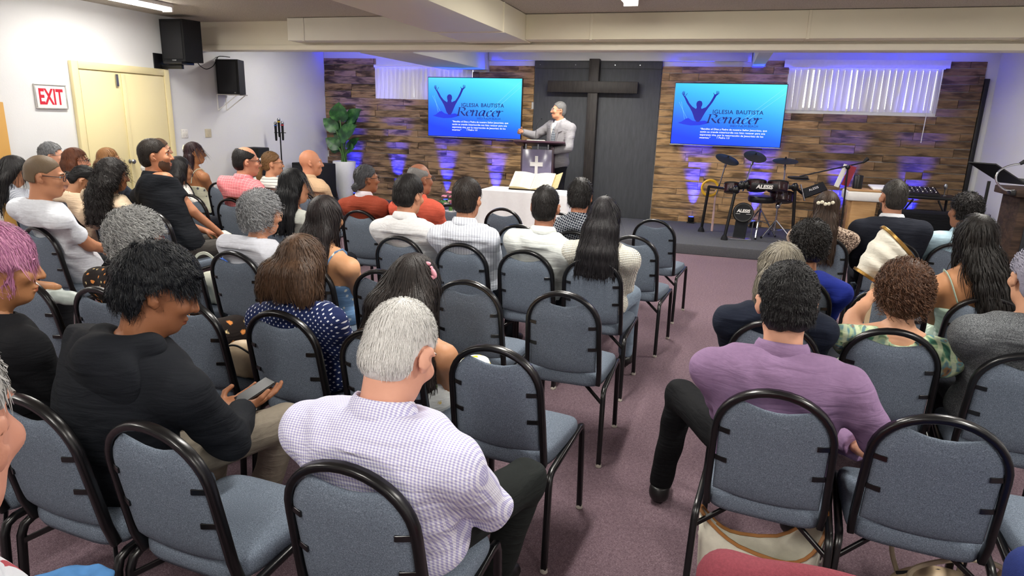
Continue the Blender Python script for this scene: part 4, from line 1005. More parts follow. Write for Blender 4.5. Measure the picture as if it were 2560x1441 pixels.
person('s10', 'bare-shouldered woman in cream strap dress with clipped-up hair', (487, 384), 6.32, 's10', s=.95, skin='#a9744f', yaw=-50, hair=('halfup', {'L': .22, 'w': .62, 'side': -.01}), hc=('#160c0f', '#3a2228'), top=('floral', '#d9d8c0', '#3f4250', '#595c68', 14), topname='dress', sleeve='none', neck='strap', female=True, **Fm)
person('pk11', 'balding man with glasses in a pink checked shirt', (617, 405), 5.14, 'N', s=1.0, bulk=1.22, skin='#c4876b', yaw=-42, pitch=-4, hair=('ring', {'o': .012}), hc=('#0f0d0e', '#221d1d'), top=('lines', '#d3767d', '#e9a9a8', .028), glasses='#17181c', strands=600, h=.011, hh=.0055)
person('pt12', 'woman with brown ponytail, white bow and glasses', (681, 410), 5.95, 'p12', s=.93, skin='#c48f70', yaw=-48, hair=('pony',), hc=('#4a321f', '#8a6842'), top=('hstripe', '#e6e4de', '#5b5d62', .03, .15), neck='round', glasses='#16171b', female=True, **Fm)
person('bald13', 'bald man in a beige polo shirt', (777, 408), 5.92, 'b13', s=1.0, bulk=1.1, skin='#c18566', yaw=-50, hair=('none',), top=('plain', '#d6b592'), topname='polo_shirt', sleeve='short', **Fm)
person('bl14', 'black-haired woman with silver clip and hoop earrings, white top', (737, 467), 4.14, 'W14', s=.95, skin='#b98365', yaw=-38, pitch=-6, hair=('halfup', {'L': .32, 'side': .03, 'w': .85}), hc=('#0a0a0c', '#191a1e'), top=('plain', '#dfe3da'), topname='blouse', neck='scoop', strands=800, female=True, **N)
person('gc15', 'grey curly-haired woman with glasses in a white top', (655, 538), 3.26, 'W15', s=.93, bulk=1.08, skin='#c08a6c', yaw=-32, pitch=-6, hair=('curly', {'o': .026, 'fz': .09, 'side': .03}), hc=('#5e6064', '#b4b6b8'), top=('plain', '#dde0ea'), topname='blouse', neck='round', glasses='#c9a184', strands=2200, female=True, **N)
person('bf16', 'woman with long dark hair in a blue floral dress', (815, 548), 3.24, 'c835', s=.95, skin='#c8966f', yaw=-8, pitch=-4, hair=('long', {'L': .40, 'w': .9}), hc=('#120e0e', '#2c2424'), top=('floral', '#6f93bd', '#c9d6de', '#dfe3da', 26), topname='dress', sleeve='none', neck='strap', bottom=('floral', '#6f93bd', '#c9d6de', '#dfe3da', 26), bname='skirt', strands=900, female=True, **N)
person('ru17', 'woman with greying dark bun in a rust sweater', (917, 449), 5.12, 'c895', s=.93, skin='#8d5d42', yaw=-38, hair=('bun', {'bun': (0, -.112, -.075)}), hc=('#232326', '#55565a'), top=('plain', '#98432f'), topname='sweater', neck='collar', collar=('plain', '#e3d9e0'), glasses='#2a2a2e', strands=700, female=True, **Fm)
person('co18', 'balding man with glasses in a coral shirt', (1050, 450), 5.10, 'co18', s=1.0, bulk=1.08, skin='#94624a', yaw=-30, hair=('ring', {'o': .004}), hc=('#5c5a58', '#8a8785'), top=('plain', '#d9614c'), neck='collar', sleeve='short', glasses='#3b3c44', strands=100, **Fm)
person('m19', 'young dark-haired man in a plain white shirt', (1023, 490), 4.16, 'M19', s=1.0, skin='#b98467', yaw=-14, pitch=-12, hair=('short', {'o': .018, 'SL': .05}), hc=('#0d0c0d', '#221e1d'), top=('plain', '#e6e7e8'), strands=900, **N)
person('m20', 'young man in a white shirt with thin navy stripes', (1169, 500), 4.10, 'M20', s=1.0, skin='#b98467', yaw=-4, pitch=-4, hair=('short', {'o': .016, 'SL': .05}), hc=('#14100e', '#2e2622'), top=('vstripe', '#dfe4ee', '#66708a', .019, .10), strands=900, **N)
person('m21', 'young dark-haired man in a white linen shirt', (1364, 520), 4.08, 'M21', s=1.0, skin='#a9745a', yaw=2, pitch=-6, hair=('short', {'o': .009}), hc=('#0d0c0c', '#211d1b'), top=('plain', '#e3e8e4'), strands=900, **N)
person('m22', 'black-haired man in a dark patterned shirt', (1450, 494), 4.95, 'M22', s=.97, skin='#b4795c', yaw=4, pitch=-4, hair=('wave', {'o': .018}), hc=('#0e0d0d', '#252221'), top=('rings', '#1b2230', '#b8bdc4', .024), strands=800, **Fm)
person('w23', 'woman with long black hair in a white knit sweater', (1511, 545), 4.05, 'W23', s=.93, skin='#c08f70', yaw=-4, pitch=-4, hair=('long', {'L': .33, 'w': 1.0, 'spr': .06}), hc=('#0c0b0d', '#221f22'), top=('knit', '#e9e6da', '#d8d5c8'), topname='sweater', neck='round', strands=1000, bottom=('plain', '#8797a8'), female=True, **N)
person('gc24', 'grey curly-haired woman in an orange and black print dress', (343, 600), 2.40, 'E', s=.93, bulk=1.0, skin='#b98567', yaw=-25, pitch=-8, hair=('curly', {'o': .03, 'fz': .09, 'side': .03}), hc=('#6a6b6d', '#c4c5c2'), top=('floral', '#231c1a', '#d98c4a', '#e8cf9a', 34), topname='dress', neck='round', sleeve='elbow', glasses='#7a2a2a', strands=2600, bottom=('floral', '#231c1a', '#d98c4a', '#e8cf9a', 16), bname='skirt', female=True, **N)
person('pink25', 'teenager with pink dyed hair in a black shirt', (-6, 669), 1.52, 'A0', s=1.0, skin='#a97650', yaw=-42, pitch=-6, hump=.05, hair=('wave', {'o': .022, 'front': .1, 'fz': .03, 'side': .045, 'nape': -.10, 'sb': -.06, 'SL': .075, 'lift': .02, 'sw': .0024}), hc=('#8a4478', '#e0a0bd'), top=('plain', '#131418'), neck='round', strands=4200, wrists={-1: (-.05, .3, .62), 1: (.1, .3, .64)}, **N)
person('teen26', 'black-haired teenager in a dark hoodie holding a phone', (395, 730), 1.58, 'A1', s=1.0, bulk=1.12, skin='#8d5d40', yaw=-42, pitch=-22, hump=.07, sw=.2, hair=('wave', {'o': .024, 'front': .1, 'fz': .04, 'side': .012, 'SL': .06, 'a': .008, 'lift': .02, 'sw': .0022, 'nape': -.085}), hc=('#07080a', '#1a1e24'), top=('plain', '#171a20'), topname='hoodie', neck='round', strands=5500, curl=.003, bottom=('plain', '#8a8173'), wrists={-1: (.06, .37, .61), 1: (.17, .38, .63)}, wpoint={1: (.25, .9, .12), -1: (.35, .9, .1)}, fingers={1: (.35, (-.5, .1, 1)), -1: (.35, (.5, .1, 1))}, knees={1: (.26, .50, .545), -1: (.0, .45, .535)}, pole={1: (.6, -.55, -.5), -1: (-.5, -.4, -.7)}, h=.0085, hh=.005)
person('nav27', 'woman with brown bobbed hair in a dotted navy blouse', (757, 669), 2.42, 'C', s=.95, bulk=1.1, skin='#c08d70', yaw=-4, pitch=-10, hair=('bob', {'L': .10, 'w': 1.2, 'o': .026, 'spr': .03, 'SL': .09}), hc=('#2b1d14', '#5a4230'), top=('dots', '#1d2852', '#d7dbe4', .019, .17), topname='blouse', neck='round', strands=1500, female=True, **N)
person('girl28', 'girl with long dark hair and pink bow in floral dress', (1035, 728), 2.42, 'B', s=.85, skin='#b5825e', yaw=-6, pitch=-22, hump=.05, hs=1.0, hair=('long', {'L': .34, 'w': 1.3, 'spr': .07, 'o': .028}), hc=('#14100f', '#2f2724'), top=('floral', '#dfe3e0', '#e3c63c', '#7ba25a', 20), topname='dress', sleeve='none', neck='strap', strands=1300, bottom=('floral', '#dfe3e0', '#e3c63c', '#7ba25a', 20), bname='skirt', female=True, **N)
person('wh29', 'white-haired man in a lilac gingham shirt', (1000, 885), 1.46, 'A3', s=1.04, bulk=1.2, skin='#d59f88', yaw=-8, pitch=-33, hump=.06, sw=.205, hair=('short', {'o': .006, 'nape': -.09, 'SL': .02, 'lift': .05, 'sw': .0015}), hc=('#c3c1bd', '#f0efec'), top=('gingham', '#eeeef6', '#a6a2d0', .0085), sleeve='elbow', bottom=('plain', '#1f2322'), strands=6000, wrists={-1: (.0, .26, .62), 1: (.08, .27, .64)}, knees={1: (.24, .42, .54), -1: (-.15, .42, .54)}, pole={1: (.75, -.5, -.35), -1: (-.9, -.45, -.3)}, h=.008, hh=.0045)
person('leo31', 'woman with long brown hair and flower clip in leopard print', (2066, 520), 5.62, 'RB8', s=.93, skin='#b98a6a', yaw=2, hair=('long', {'L': .40, 'w': .85}), hc=('#241a14', '#463428'), top=('leopard', '#d8c4b0', '#8b7364', '#40322c'), topname='dress', neck='round', strands=900, female=True, **Fm)
person('suit32', 'short-haired bearded man in a dark navy suit', (2233, 495), 5.70, 'RB9', s=1.05, bulk=1.1, skin='#b07d62', yaw=14, sw=.2, hair=('short', {'o': .005}), hc=('#1b1a19', '#3a3632'), top=('plain', '#1f222c'), topname='jacket', neck='collar', collar=('plain', '#d9dade'), beard=('#161311', '#2c2521'), strands=700, **Fm)
person('lb33', 'man with short black curls in a pale blue shirt', (2410, 532), 5.78, 'RB10', s=1.0, skin='#8f6247', yaw=18, hair=('curlyshort', {'o': .02, 'nape': -.03}), hc=('#0b0a0a', '#211c1b'), top=('plain', '#b9d6e4'), strands=1200, **Fm)
person('sage34', 'woman with long wavy black hair in a sage strap dress', (2438, 600), 3.98, 'RB5', s=.96, skin='#b9855f', yaw=-4, hair=('long', {'L': .38, 'w': .85, 'dx': .15}), hc=('#0c0b0b', '#26221f'), top=('floral', '#a9bfae', '#7f9c88', '#cfdccf', 22), topname='dress', sleeve='none', neck='strap', strands=1300, curl=.008, bottom=('floral', '#a9bfae', '#7f9c88', '#cfdccf', 22), bname='skirt', female=True, **N)
person('blue35', 'woman with short black curls in a royal blue sweater', (2022, 614), 4.05, 'RB7', s=.93, bulk=1.05, skin='#9a6a4e', yaw=4, hair=('curlyshort', {'o': .03, 'nape': -.1}), hc=('#0a0909', '#201c1b'), top=('plain', '#27379a'), topname='sweater', neck='round', strands=1500, female=True, **N)
person('gn36', 'woman with short grey-brown hair in dark navy', (1951, 682), 3.07, 'RB6', s=.95, bulk=1.1, skin='#c49678', yaw=0, pitch=-6, hair=('bob', {'L': .09, 'w': .82, 'o': .016}), hc=('#4d4840', '#8f8878'), top=('plain', '#1b2130'), topname='blouse', neck='round', strands=1100, female=True, **N)
person('pur37', 'dark-haired man in a purple shirt on the aisle', (1965, 762), 2.34, 'P37', s=1.06, bulk=1.16, skin='#cf9c82', yaw=4, pitch=-8, sw=.212, hair=('wave', {'o': .014, 'SL': .03, 'lift': .03, 'sw': .002}), hc=('#0c0c0d', '#2b2a2b'), top=('plain', '#8f7396'), bottom=('plain', '#101114'), sleeve='elbow', strands=4500, curl=.002, shoe='#121112', knees={-1: (-.38, .40, .56), 1: (.2, .42, .54)}, feet={-1: (-.44, .44, .1)}, wrists={-1: (-.06, .36, .62), 1: (.25, .20, .58)}, pole={1: (.75, -.5, -.4), -1: (-.3, -.3, -.9)}, h=.0085, hh=.0045)
person('pais38', 'older woman with short brown curls in green paisley blouse', (2256, 735), 3.14, 'RB3', s=.93, bulk=1.12, skin='#c9987a', yaw=8, pitch=-6, hair=('curly', {'o': .03, 'fz': .09}), hc=('#2a1811', '#6b4a34'), top=('paisley', '#3f6a58'), topname='blouse', neck='scoop', wrists={-1: (-.03, .30, .93), 1: (.08, .3, .66)}, strands=1700, female=True, **N)
person('grey39', 'woman in a dark grey speckled sweater, cut by right edge', (2588, 700), 3.00, 'RB4', s=.95, bulk=1.15, skin='#c9987a', yaw=4, pitch=-6, hair=('bun', {'o': .014}), hc=('#7a7888', '#a9a7b6'), top=('tweed', '#26282b', '#5a5d60', '#8f9294'), topname='sweater', neck='round', strands=900, female=True, **N)
person('edge40', 'person in grey-blue sleeves with raised arm, cut by right edge', (2680, 560), 4.05, 'R3d', s=.97, skin='#b5765a', yaw=10, hair=('short',), top=('plain', '#5d6570'), wrists={-1: (-.22, .26, .93), 1: (.15, .3, .7)}, hc=BLK, **Fm)
# man right below the camera, cut by the lower left corner
person('cor30', 'grey-haired man in striped collared shirt, cut by lower left corner', (0, 0), 0, 'Z0', headpos=onz((-215, 1105), 1.36), s=1.0, bulk=1.05, sw=.2, skin='#c98f78', yaw=25, pitch=-10, knees={-1: (-.22, .52, .535)}, feet={-1: (-.22, .50, .1)}, hair=('short', {'o': .008}), hc=('#8a8a88', '#c9c8c4'), top=('vstripe', '#dfe3ea', '#b3525c', .055, .22), strands=900, bottom=('plain', '#3a3a40'), **N)
person('x41', 'person outside the left edge with a grey sneaker on crossed leg', (-125, 560), 2.45, 'R1x', s=1.0, skin='#a97650', yaw=-10, hair=('short',), hc=BLK, top=('plain', '#3c4450'), knees={-1: (-.28, .36, .60), 1: (.13, .43, .535)}, feet={-1: (.24, .36, .66)}, toes={-1: (1, .35, -.05)}, bottom=('plain', '#17181c'), shoe='#9fa8a4', strands=200, **Fm)

# ------------------------------------------------------------------ televisions
t = NT('screen_gradient'); t.set(.3); t.base('#000000'); s_ = t.n('SeparateXYZ'); t.l(t.co(), s_.inputs[0])
f = t.math('ADD', t.math('MULTIPLY', s_.outputs[2], .92), t.math('MULTIPLY', s_.outputs[0], .20)); f = t.math('ADD', f, .5)
t.l(t.ramp(f, [(.05, '#0a3dff'), (.3, '#1464ff'), (.6, '#2ba4ff'), (.85, '#46d2fb'), (1, '#58e6fb')]), t.b.inputs['Emission Color']); t.b.inputs['Emission Strength'].default_value = 1.0; M_SCREEN = t.m
M_LOGO = emit('logo_deep_blue', '#1414a8', .85); M_NAVYE = emit('logo_navy', '#0f1f7a', .8); M_WHITEE = emit('verse_white', '#f4f8ff', 1.0); M_RAYE = emit('light_ray_pale', '#8fe6ff', .95); M_WATER = emit('water_blue', '#0f2fe6', .9)
M_BEZEL = plain('dark_bezel', '#23262e', .3, .3)
def uvz(x, y):                                        # traced in the close-up of the left screen
    u = (x-75)/1890.; top = 95+45*u; return u, (y-top)/(1165+40*u)
SIL = [(228, 318), (262, 345), (300, 400), (345, 480), (400, 545), (470, 592), (482, 560), (470, 520), (468, 480), (485, 445), (520, 432), (555, 445), (572, 480), (572, 520), (556, 560), (566, 592), (640, 560), (690, 490), (730, 410), (755, 350), (765, 312), (812, 318), (790, 370), (745, 470), (690, 560), (640, 650), (600, 740), (575, 800), (545, 840), (500, 840), (460, 790), (430, 710), (405, 650), (360, 570), (300, 480), (255, 385), (222, 330)]
FING = [[(232, 325), (203, 262)], [(238, 318), (216, 248)], [(248, 322), (238, 252)], [(262, 345), (275, 318), (295, 290)], [(226, 330), (198, 288)], [(796, 322), (802, 248)], [(804, 322), (826, 250)], [(808, 328), (844, 262)], [(804, 335), (848, 290)], [(772, 335), (760, 312), (746, 286)]]
POOL = [(165, 858), (230, 838), (300, 782), (350, 765), (420, 815), (470, 828), (560, 828), (640, 818), (740, 858), (660, 885), (560, 908), (400, 912), (260, 885)]
GLY = {'R': ([[(.02, 0), (.02, 1.42)], [(.02, 1.40), (.42, 1.44), (.74, 1.2), (.62, .86), (.12, .72)], [(.32, .74), (.55, .4), (.92, .02)], [(-.16, 0.02), (.22, .02)], [(-.16, 1.4), (.1, 1.41)]], 1.0),
       'e': ([[(.1, .52), (.5, .58), (.62, .8), (.42, 1), (.12, .74), (.06, .36), (.28, .0), (.66, .18)]], .78), 'n': ([[(-.06, .95), (.06, .98), (.05, 0)], [(.06, .62), (.34, .98), (.58, .88), (.55, .22), (.66, .02), (.78, .08)]], .88),
       'a': ([[(.68, .9), (.36, 1), (.06, .5), (.2, .02), (.5, .3), (.68, .98)], [(.68, .98), (.62, .2), (.72, .02), (.86, .1)]], .94), 'c': ([[(.62, .8), (.42, 1), (.1, .62), (.16, .1), (.4, 0), (.66, .2)]], .74), 'r': ([[(-.06, .95), (.06, .98), (.03, 0)], [(.06, .6), (.28, .96), (.52, .92)]], .6)}
def fit_text(body, x0, x1, yb, hcap, W, Hh, depth, bold=0, space=1, xs=None):
    V, F = text_mesh(body, 1, bold=bold, space=space); mn, mx = V.min(0), V.max(0)
    k = (x1-x0)/(mx[0]-mn[0]) if xs is None else xs
    return np.stack([x0+(V[:, 0]-mn[0])*k, np.full(len(V), -depth), yb+V[:, 1]*(hcap/.70)], 1), F, k
def television(label, x0, x1, z0, z1, y, tilt=0):
    W, Hh = x1-x0, z1-z0; tv = thing('television', label, 'television', ((x0+x1)/2, y, z0), 0, 'wall televisions beside the cross')
    body = MB().box((-W/2, 0, 0), (W/2, .05, Hh), .006).box((-.3, .05, .25), (.3, YF-y-.05, Hh-.2)).obj('casing', M_BEZEL, tv)
    MB().box((-W/2-.004, -.008, -.012), (W/2+.004, .0, .004), .003).obj('chin_strip', M_STEEL, tv)
    bw = .012; w2, h2 = W/2-bw, Hh-2*bw
    sc = MB().box((-w2, -.006, -h2/2), (w2, -.001, h2/2)).obj('screen', M_SCREEN, tv, (0, 0, Hh/2)); sc.scale = (1, 1, 1)
    def T(x, yy): u, v = uvz(x, yy); return ((u-.5)*2*w2, (.5-v)*h2)
    def flat(polys, name, mat, d):
        mb = MB()
        for P in polys:
            pts = [T(*p) for p in P]; mb._add([(a, -d, b) for a, b in pts], [list(range(len(pts)))])
        o = mb.obj(name, mat, sc, smooth=False); return o
    def stroke(L, wd): 
        out = []; 
        for a, b in zip(L[:-1], L[1:]):
            a = np.array(a, float); b = np.array(b, float); n_ = np.array([-(b-a)[1], (b-a)[0]]); n_ = n_/np.linalg.norm(n_)*wd/2; out.append([a-n_, b-n_, b+n_, a+n_])
        return out
    flat([POOL], 'water_splash', M_WATER, .0075)
    flat([SIL]+[q for L in FING for q in stroke(L, 9)], 'figure_silhouette', M_LOGO, .0085)
    for L in ([(1962, 178), (1190, 905)], [(1962, 290), (1240, 930)]): flat(stroke(L, 4), 'light_ray', M_RAYE, .0065)
    for L in ([(160, 455), (325, 770)], [(200, 450), (285, 790)]): flat(stroke(L, 3), 'water_streak', M_RAYE, .0065)
    # lettering
    def put(body, x0_, x1_, yb_, cap, mat, name, d, bold=0, space=1, xs=None):
        a = T(x0_, yb_); b = T(x1_, yb_); V, F, k = fit_text(body, 0, b[0]-a[0], 0, cap/1165*h2, W, Hh, d, bold, space, xs); V[:, 0] += a[0]; V[:, 2] += a[1]
        me = mesh_np(name, V, F, [mat], False); add(name, me, sc); return k
    put('IGLESIA', 768, 1120, 682, 74, M_NAVYE, 'church_lettering', .0085, .012, 1.05); put('BAUTISTA', 1170, 1628, 693, 74, M_NAVYE, 'church_lettering', .0085, .012, 1.05)
    put('WEST', 1085, 1215, 945, 44, M_NAVYE, 'city_lettering', .0085, .0, 1.0); put('PALM', 1232, 1370, 948, 44, M_NAVYE, 'city_lettering', .0085, .0, 1.0); put('BEACH', 1392, 1560, 951, 44, M_NAVYE, 'city_lettering', .0085, .0, 1.0)
    k = None
    for i, (L, xe) in enumerate((('\u201cBendito el Dios y Padre de nuestro Se\u00f1or Jesucristo, que', 1722), ('seg\u00fan su grande misericordia nos hizo renacer para una', 1697), ('esperanza viva, por la resurrecci\u00f3n de Jesucristo de los', 1672), ('muertos.\u201d', 770))):
        put(L, 580, xe, 992+57*i, 33, M_WHITEE, 'verse_lettering', .0085, .018)
    put('1 Pedro 1:3', 885, 1100, 1168, 33, M_WHITEE, 'verse_lettering', .0085, .018)
    mb = MB(); x = 0; nib = np.array([math.cos(math.radians(24)), math.sin(math.radians(24))])*.098
    tot = sum(GLY[c][1] for c in 'Renacer'); o = T(696, 862); sx = (T(1600, 862)[0]-o[0])/tot; sz = 116/1165*h2
    for c in 'Renacer':
        for P in GLY[c][0]:
            pts = smooth_path([(p[0], p[1], 0) for p in P], 6)
            for a, b in zip(pts[:-1], pts[1:]):
                Q = [a[:2]-nib, b[:2]-nib, b[:2]+nib, a[:2]+nib]; mb._add([(o[0]+(x+q[0]+.16*q[1])*sx, -.009, o[1]+q[1]*sz) for q in Q], [(0, 1, 2, 3)])
        x += GLY[c][1]
    mb.obj('script_lettering', M_NAVYE, sc, smooth=False)
    return tv
television('wall television with blue church slide, left of the cross', -5.04, -3.305, 1.363, 2.373, 11.03)
television('wall television with blue church slide, above the drum kit', -.81, .846, 1.394, 2.338, 11.03)

# ------------------------------------------------------------------ blue uplights
M_LENS = emit('blue_led_lens', '#2a3cff', 6)
for i, px_ in enumerate((884, 992, 1115, 1237, 1735, 1893, 2100, 2283)):
    x = ony((px_, 470), 11.1)[0]
    lt = thing('par_light', 'small black blue-beam uplight, '+['behind the planter', 'left end below the blinds', 'under the left television', 'beside the pulpit', 'right beside the cross panel', 'behind the drum kit', 'behind the boom microphone', 'behind the mixer table'][i], 'stage light', (x, YF-.10, STZ), 0, 'blue uplights along the wall')
    MB().lathe([(.045, .02), (.05, .03), (.05, .10), (.042, .105)], (0, 0, 0), 16).obj('can', M_BLACK, lt); MB().box((-.06, -.03, 0), (.06, .03, .019), .003).obj('bracket', M_BLACK, lt)
    MB().lathe([(.04, 0), (.04, .004)], (0, 0, .1055), 16).obj('lens', M_LENS, lt)
    ld = bpy.data.lights.new('beam', 'SPOT'); ld.energy = LED_W*(1.0, 1.1, 1.1, .9, 1.3, 1.3, 1.1, 1.1)[i]; ld.color = (.01, .02, 1); ld.spot_size = math.radians(34); ld.spot_blend = 1; ld.shadow_soft_size = .03
    lo = bpy.data.objects.new('beam', ld); COL.objects.link(lo); lo.parent = lt; lo.location = (0, 0, .125); lo.rotation_euler = (math.radians(180-2), 0, 0)

# ------------------------------------------------------------------ pulpit, speaker, table
M_MAROON = plain('dark_maroon_laminate', '#3c2030', .35, 0, .5, .15, 12)
M_ACRYL = plain('smoky_grey_acrylic', '#77718c', .15, 0, .6, .03)
M_WHITE = plain('satin_white', '#eceae6', .5, 0, .4, .02)
pu = thing('pulpit', 'maroon and grey pulpit with a white cross before the speaker', 'pulpit', (-2.60, 9.58, STZ), math.radians(8))
MB().box((-.23, -.012, .06), (.21, .004, 1.14), .003).obj('front_panel', M_ACRYL, pu)
MB().box((.19, .0, .03), (.235, .33, 1.18), .006).obj('side_panel', M_MAROON, pu); MB().box((-.255, .0, .03), (-.225, .33, 1.18), .006).obj('side_panel', M_MAROON, pu)
MB().box((-.30, -.05, 0), (.28, .36, .03), .006).obj('base', M_MAROON, pu)
tp = MB().box((-.36, -.20, -.015), (.40, .26, .015), .006).obj('desk_top', M_MAROON, pu, (0, .1, 1.225)); tp.rotation_euler = (math.radians(-9), 0, 0)
for x in (-.18, .0, .15): MB().lathe([(.013, 0), (.013, .07)], (x, .0, 1.145), 10).obj('standoff', M_STEEL, pu)
MB().prism([(-.022, .36), (.022, .36), (.022, .835), (.095, .835), (.095, .895), (.022, .895), (.022, .985), (-.022, .985), (-.022, .895), (-.095, .895), (-.095, .835), (-.022, .835)], (-.015, -.0125, .06), (1, 0, 0), (0, 0, 1), .006).obj('cross_emblem', M_WHITE, pu)
mp_ = smooth_path([(-.05, .08, 1.25), (-.05, .07, 1.40), (-.03, .10, 1.52), (.01, .17, 1.58)], 6); MB().tube(mp_, .004, 6).obj('gooseneck', M_BLACK, pu); MB().ball((.014, .178, 1.584), (.012, .018, .012)).obj('microphone_head', M_BLACKR, pu)
tag(MB().box((-.14, -.1, 0), (.14, .1, .012), .003).box((-.13, -.09, .0121), (.13, .09, .018), .002).obj('notebook', plain('cream_paper', '#e6dfca', .8), None, (-2.64, 9.62, STZ+1.247), (math.radians(-9), 0, math.radians(8))), 'open notes lying on the pulpit desk', 'notebook')

spk = person('speaker', 'speaker in a grey suit with glasses standing at the pulpit', (1397, 277), 9.98, hip=(-2.42, 10.03, STZ), stand=True, torso_yaw=152, s=1.03, skin='#c08a6c', yaw=118, pitch=2, sw=.2, bulk=1.08, hair=('short', {'o': .008, 'fz': .085}), hc=('#3d3c3c', '#7d7c7b'),
             top=('plain', '#8f8d91'), topname='jacket', neck='collar', collar=('plain', '#f0efec'), bottom=('plain', '#1b1b20'), wrists={1: (.42, .36, 1.38), -1: (-.16, .30, 1.12)}, fingers={1: (1.25, (-1, 0, -.3)), -1: (.8, (0, 0, -1))}, pole={1: (.5, -.6, -.7), -1: (-.6, -.5, -.5)}, hump=.0, hem=.22, extras='vopen', glasses='#8a8c90', h=.0105, hh=.0055, strands=900, hs=1.0)
S = PEOPLE['speaker']; nb = S['nb']
mb = MB(); V = []
for z, wd, yy in ((-.02, .018, .075), (-.05, .014, .092), (-.10, .026, .118), (-.20, .034, .138), (-.32, .04, .145), (-.36, .02, .146), (-.375, .004, .146)):
    for q in (-1, 1): V += [(nb[0]+q*wd, nb[1]+.02+yy-.01, nb[2]+z), (nb[0]+q*wd, nb[1]+.02+yy, nb[2]+z)]
F = []
for i in range(6): a = i*4; F += [(a+1, a+3, a+7, a+5), (a, a+4, a+6, a+2), (a, a+1, a+5, a+4), (a+3, a+2, a+6, a+7)]
F += [(0, 2, 3, 1), (24, 25, 27, 26)]; mb._add(V, F); mb.obj('necktie', cloth(('gingham', '#3d4450', '#9aa0a8', .03)), S['root'])

for q in (-1, 1):                                      # lapels laid along the jacket opening
    pts = [(q*.075, .055, .02), (q*.105, .085, -.06), (q*.125, .095, -.13), (q*.085, .128, -.15), (q*.075, .135, -.22), (q*.03, .15, -.36), (q*.022, .145, -.36), (q*.045, .138, -.22), (q*.062, .10, -.1), (q*.066, .07, -.02)]
    def onto(p, e):
        T_ = [q_.grow(.026) for q_ in S['tor']]; p = np.array(p, float)
        for _ in range(8):
            d0 = float(field(T_, p[None])[0]); gv = np.array([float(field(T_, (p+e_*.004)[None])[0])-d0 for e_ in np.eye(3)]); gv /= np.linalg.norm(gv)+1e-9; p = p+gv*(e-d0)
        return p
    V = [onto(nb+np.array(p), .007) for p in pts]+[onto(nb+np.array(p), -.004) for p in pts]; n = len(pts); F = [list(range(n)), list(range(n, 2*n))[::-1]]+[(i, (i+1) % n, (i+1) % n+n, i+n) for i in range(n)]
    add('lapel', mesh_np('lapel', V, F, [cloth(('plain', '#858388'))], False), S['root'])
# communion table, cloth, open bible
TX0, TX1, TY0, TY1, TZ = -3.04, -1.86, 8.32, 8.88, .775
M_TAN = plain('tan_table_wood', '#b9986a', .5)
tb = thing('communion_table', 'table under a white cloth before the pulpit', 'table', ((TX0+TX1)/2, (TY0+TY1)/2, 0))
hx, hy = (TX1-TX0)/2, (TY1-TY0)/2
MB().box((-hx, -hy, TZ-.04), (hx, hy, TZ-.004), .004).obj('tabletop', M_TAN, tb)
for q in (-1, 1):
    for r in (-1, 1): MB().box((q*(hx-.06)-.03, r*(hy-.06)-.03, 0), (q*(hx-.06)+.03, r*(hy-.06)+.03, TZ-.041), .004).obj('leg', M_TAN, tb)
V = []; F = []; per = []; n = 160
M_CLOTH = plain('white_table_linen', '#f2f2f4', .8, 0, .3, .02)
for i in range(n):
    a = i/n*4; k = int(a); u = a-k; c = [(-1, -1), (1, -1), (1, 1), (-1, 1)]; p, q = np.array(c[k]), np.array(c[(k+1) % 4]); per.append((p+(q-p)*u)*np.array([hx, hy]))
cloth_rows = [(0, TZ+.003, .001), (.35, TZ-.012, .006), (1, .55, .02), (1, .30, .035), (1, .05, .05)]
V.append((0, 0, TZ+.003))
for ri, (k, z, o_) in enumerate([(1, TZ+.003, 0), (1, TZ-.006, .004), (1, .62, .012), (1, .40, .03), (1, .22, .042), (1, .06, .055)]):
    for i, p in enumerate(per):
        nrm = np.array([np.sign(p[0]) if abs(abs(p[0])-hx) < 1e-6 else 0, np.sign(p[1]) if abs(abs(p[1])-hy) < 1e-6 else 0]); nrm = nrm/(np.linalg.norm(nrm)+1e-9)
        corner = math.exp(-((hx-abs(p[0]))+(hy-abs(p[1])))*9); w_ = o_*(1.1*math.sin(i*.9)*.35+.9)+corner*o_*1.6
        V.append((p[0]+nrm[0]*(.004+w_), p[1]+nrm[1]*(.004+w_), z))
for i in range(n): F.append((0, 1+i, 1+(i+1) % n))
for r in range(5):
    for i in range(n): a = 1+r*n+i; b = 1+r*n+(i+1) % n; F.append((a, a+n, b+n, b))
tag(add('tablecloth', mesh_np('tablecloth', V, F, [M_CLOTH]), None, ((TX0+TX1)/2, (TY0+TY1)/2, 0)), 'long white cloth draped over the table before the pulpit', 'tablecloth')
M_PAGE = NT('printed_page'); M_PAGE.set(.8); v = M_PAGE.mapping((1, 1, 1)); s_ = M_PAGE.n('SeparateXYZ'); M_PAGE.l(v, s_.inputs[0])
ln = M_PAGE.math('GREATER_THAN', M_PAGE.math('FRACT', M_PAGE.math('DIVIDE', s_.outputs[1], .012)), .5); cl = M_PAGE.math('LESS_THAN', M_PAGE.math('ABSOLUTE', M_PAGE.math('SUBTRACT', M_PAGE.math('FRACT', M_PAGE.math('DIVIDE', M_PAGE.math('ABSOLUTE', s_.outputs[0]), .135)), .52)), .38)
nz = M_PAGE.math('GREATER_THAN', M_PAGE.noise(M_PAGE.mapping((160, 30, 1)), 3), .42); M_PAGE.base(M_PAGE.mix(M_PAGE.math('MULTIPLY', M_PAGE.math('MULTIPLY', ln, cl), M_PAGE.math('MULTIPLY', nz, .5)), '#e9e4d2', '#7c766a'))
M_EDGE = plain('gilt_page_edges', '#c9b98c', .7)
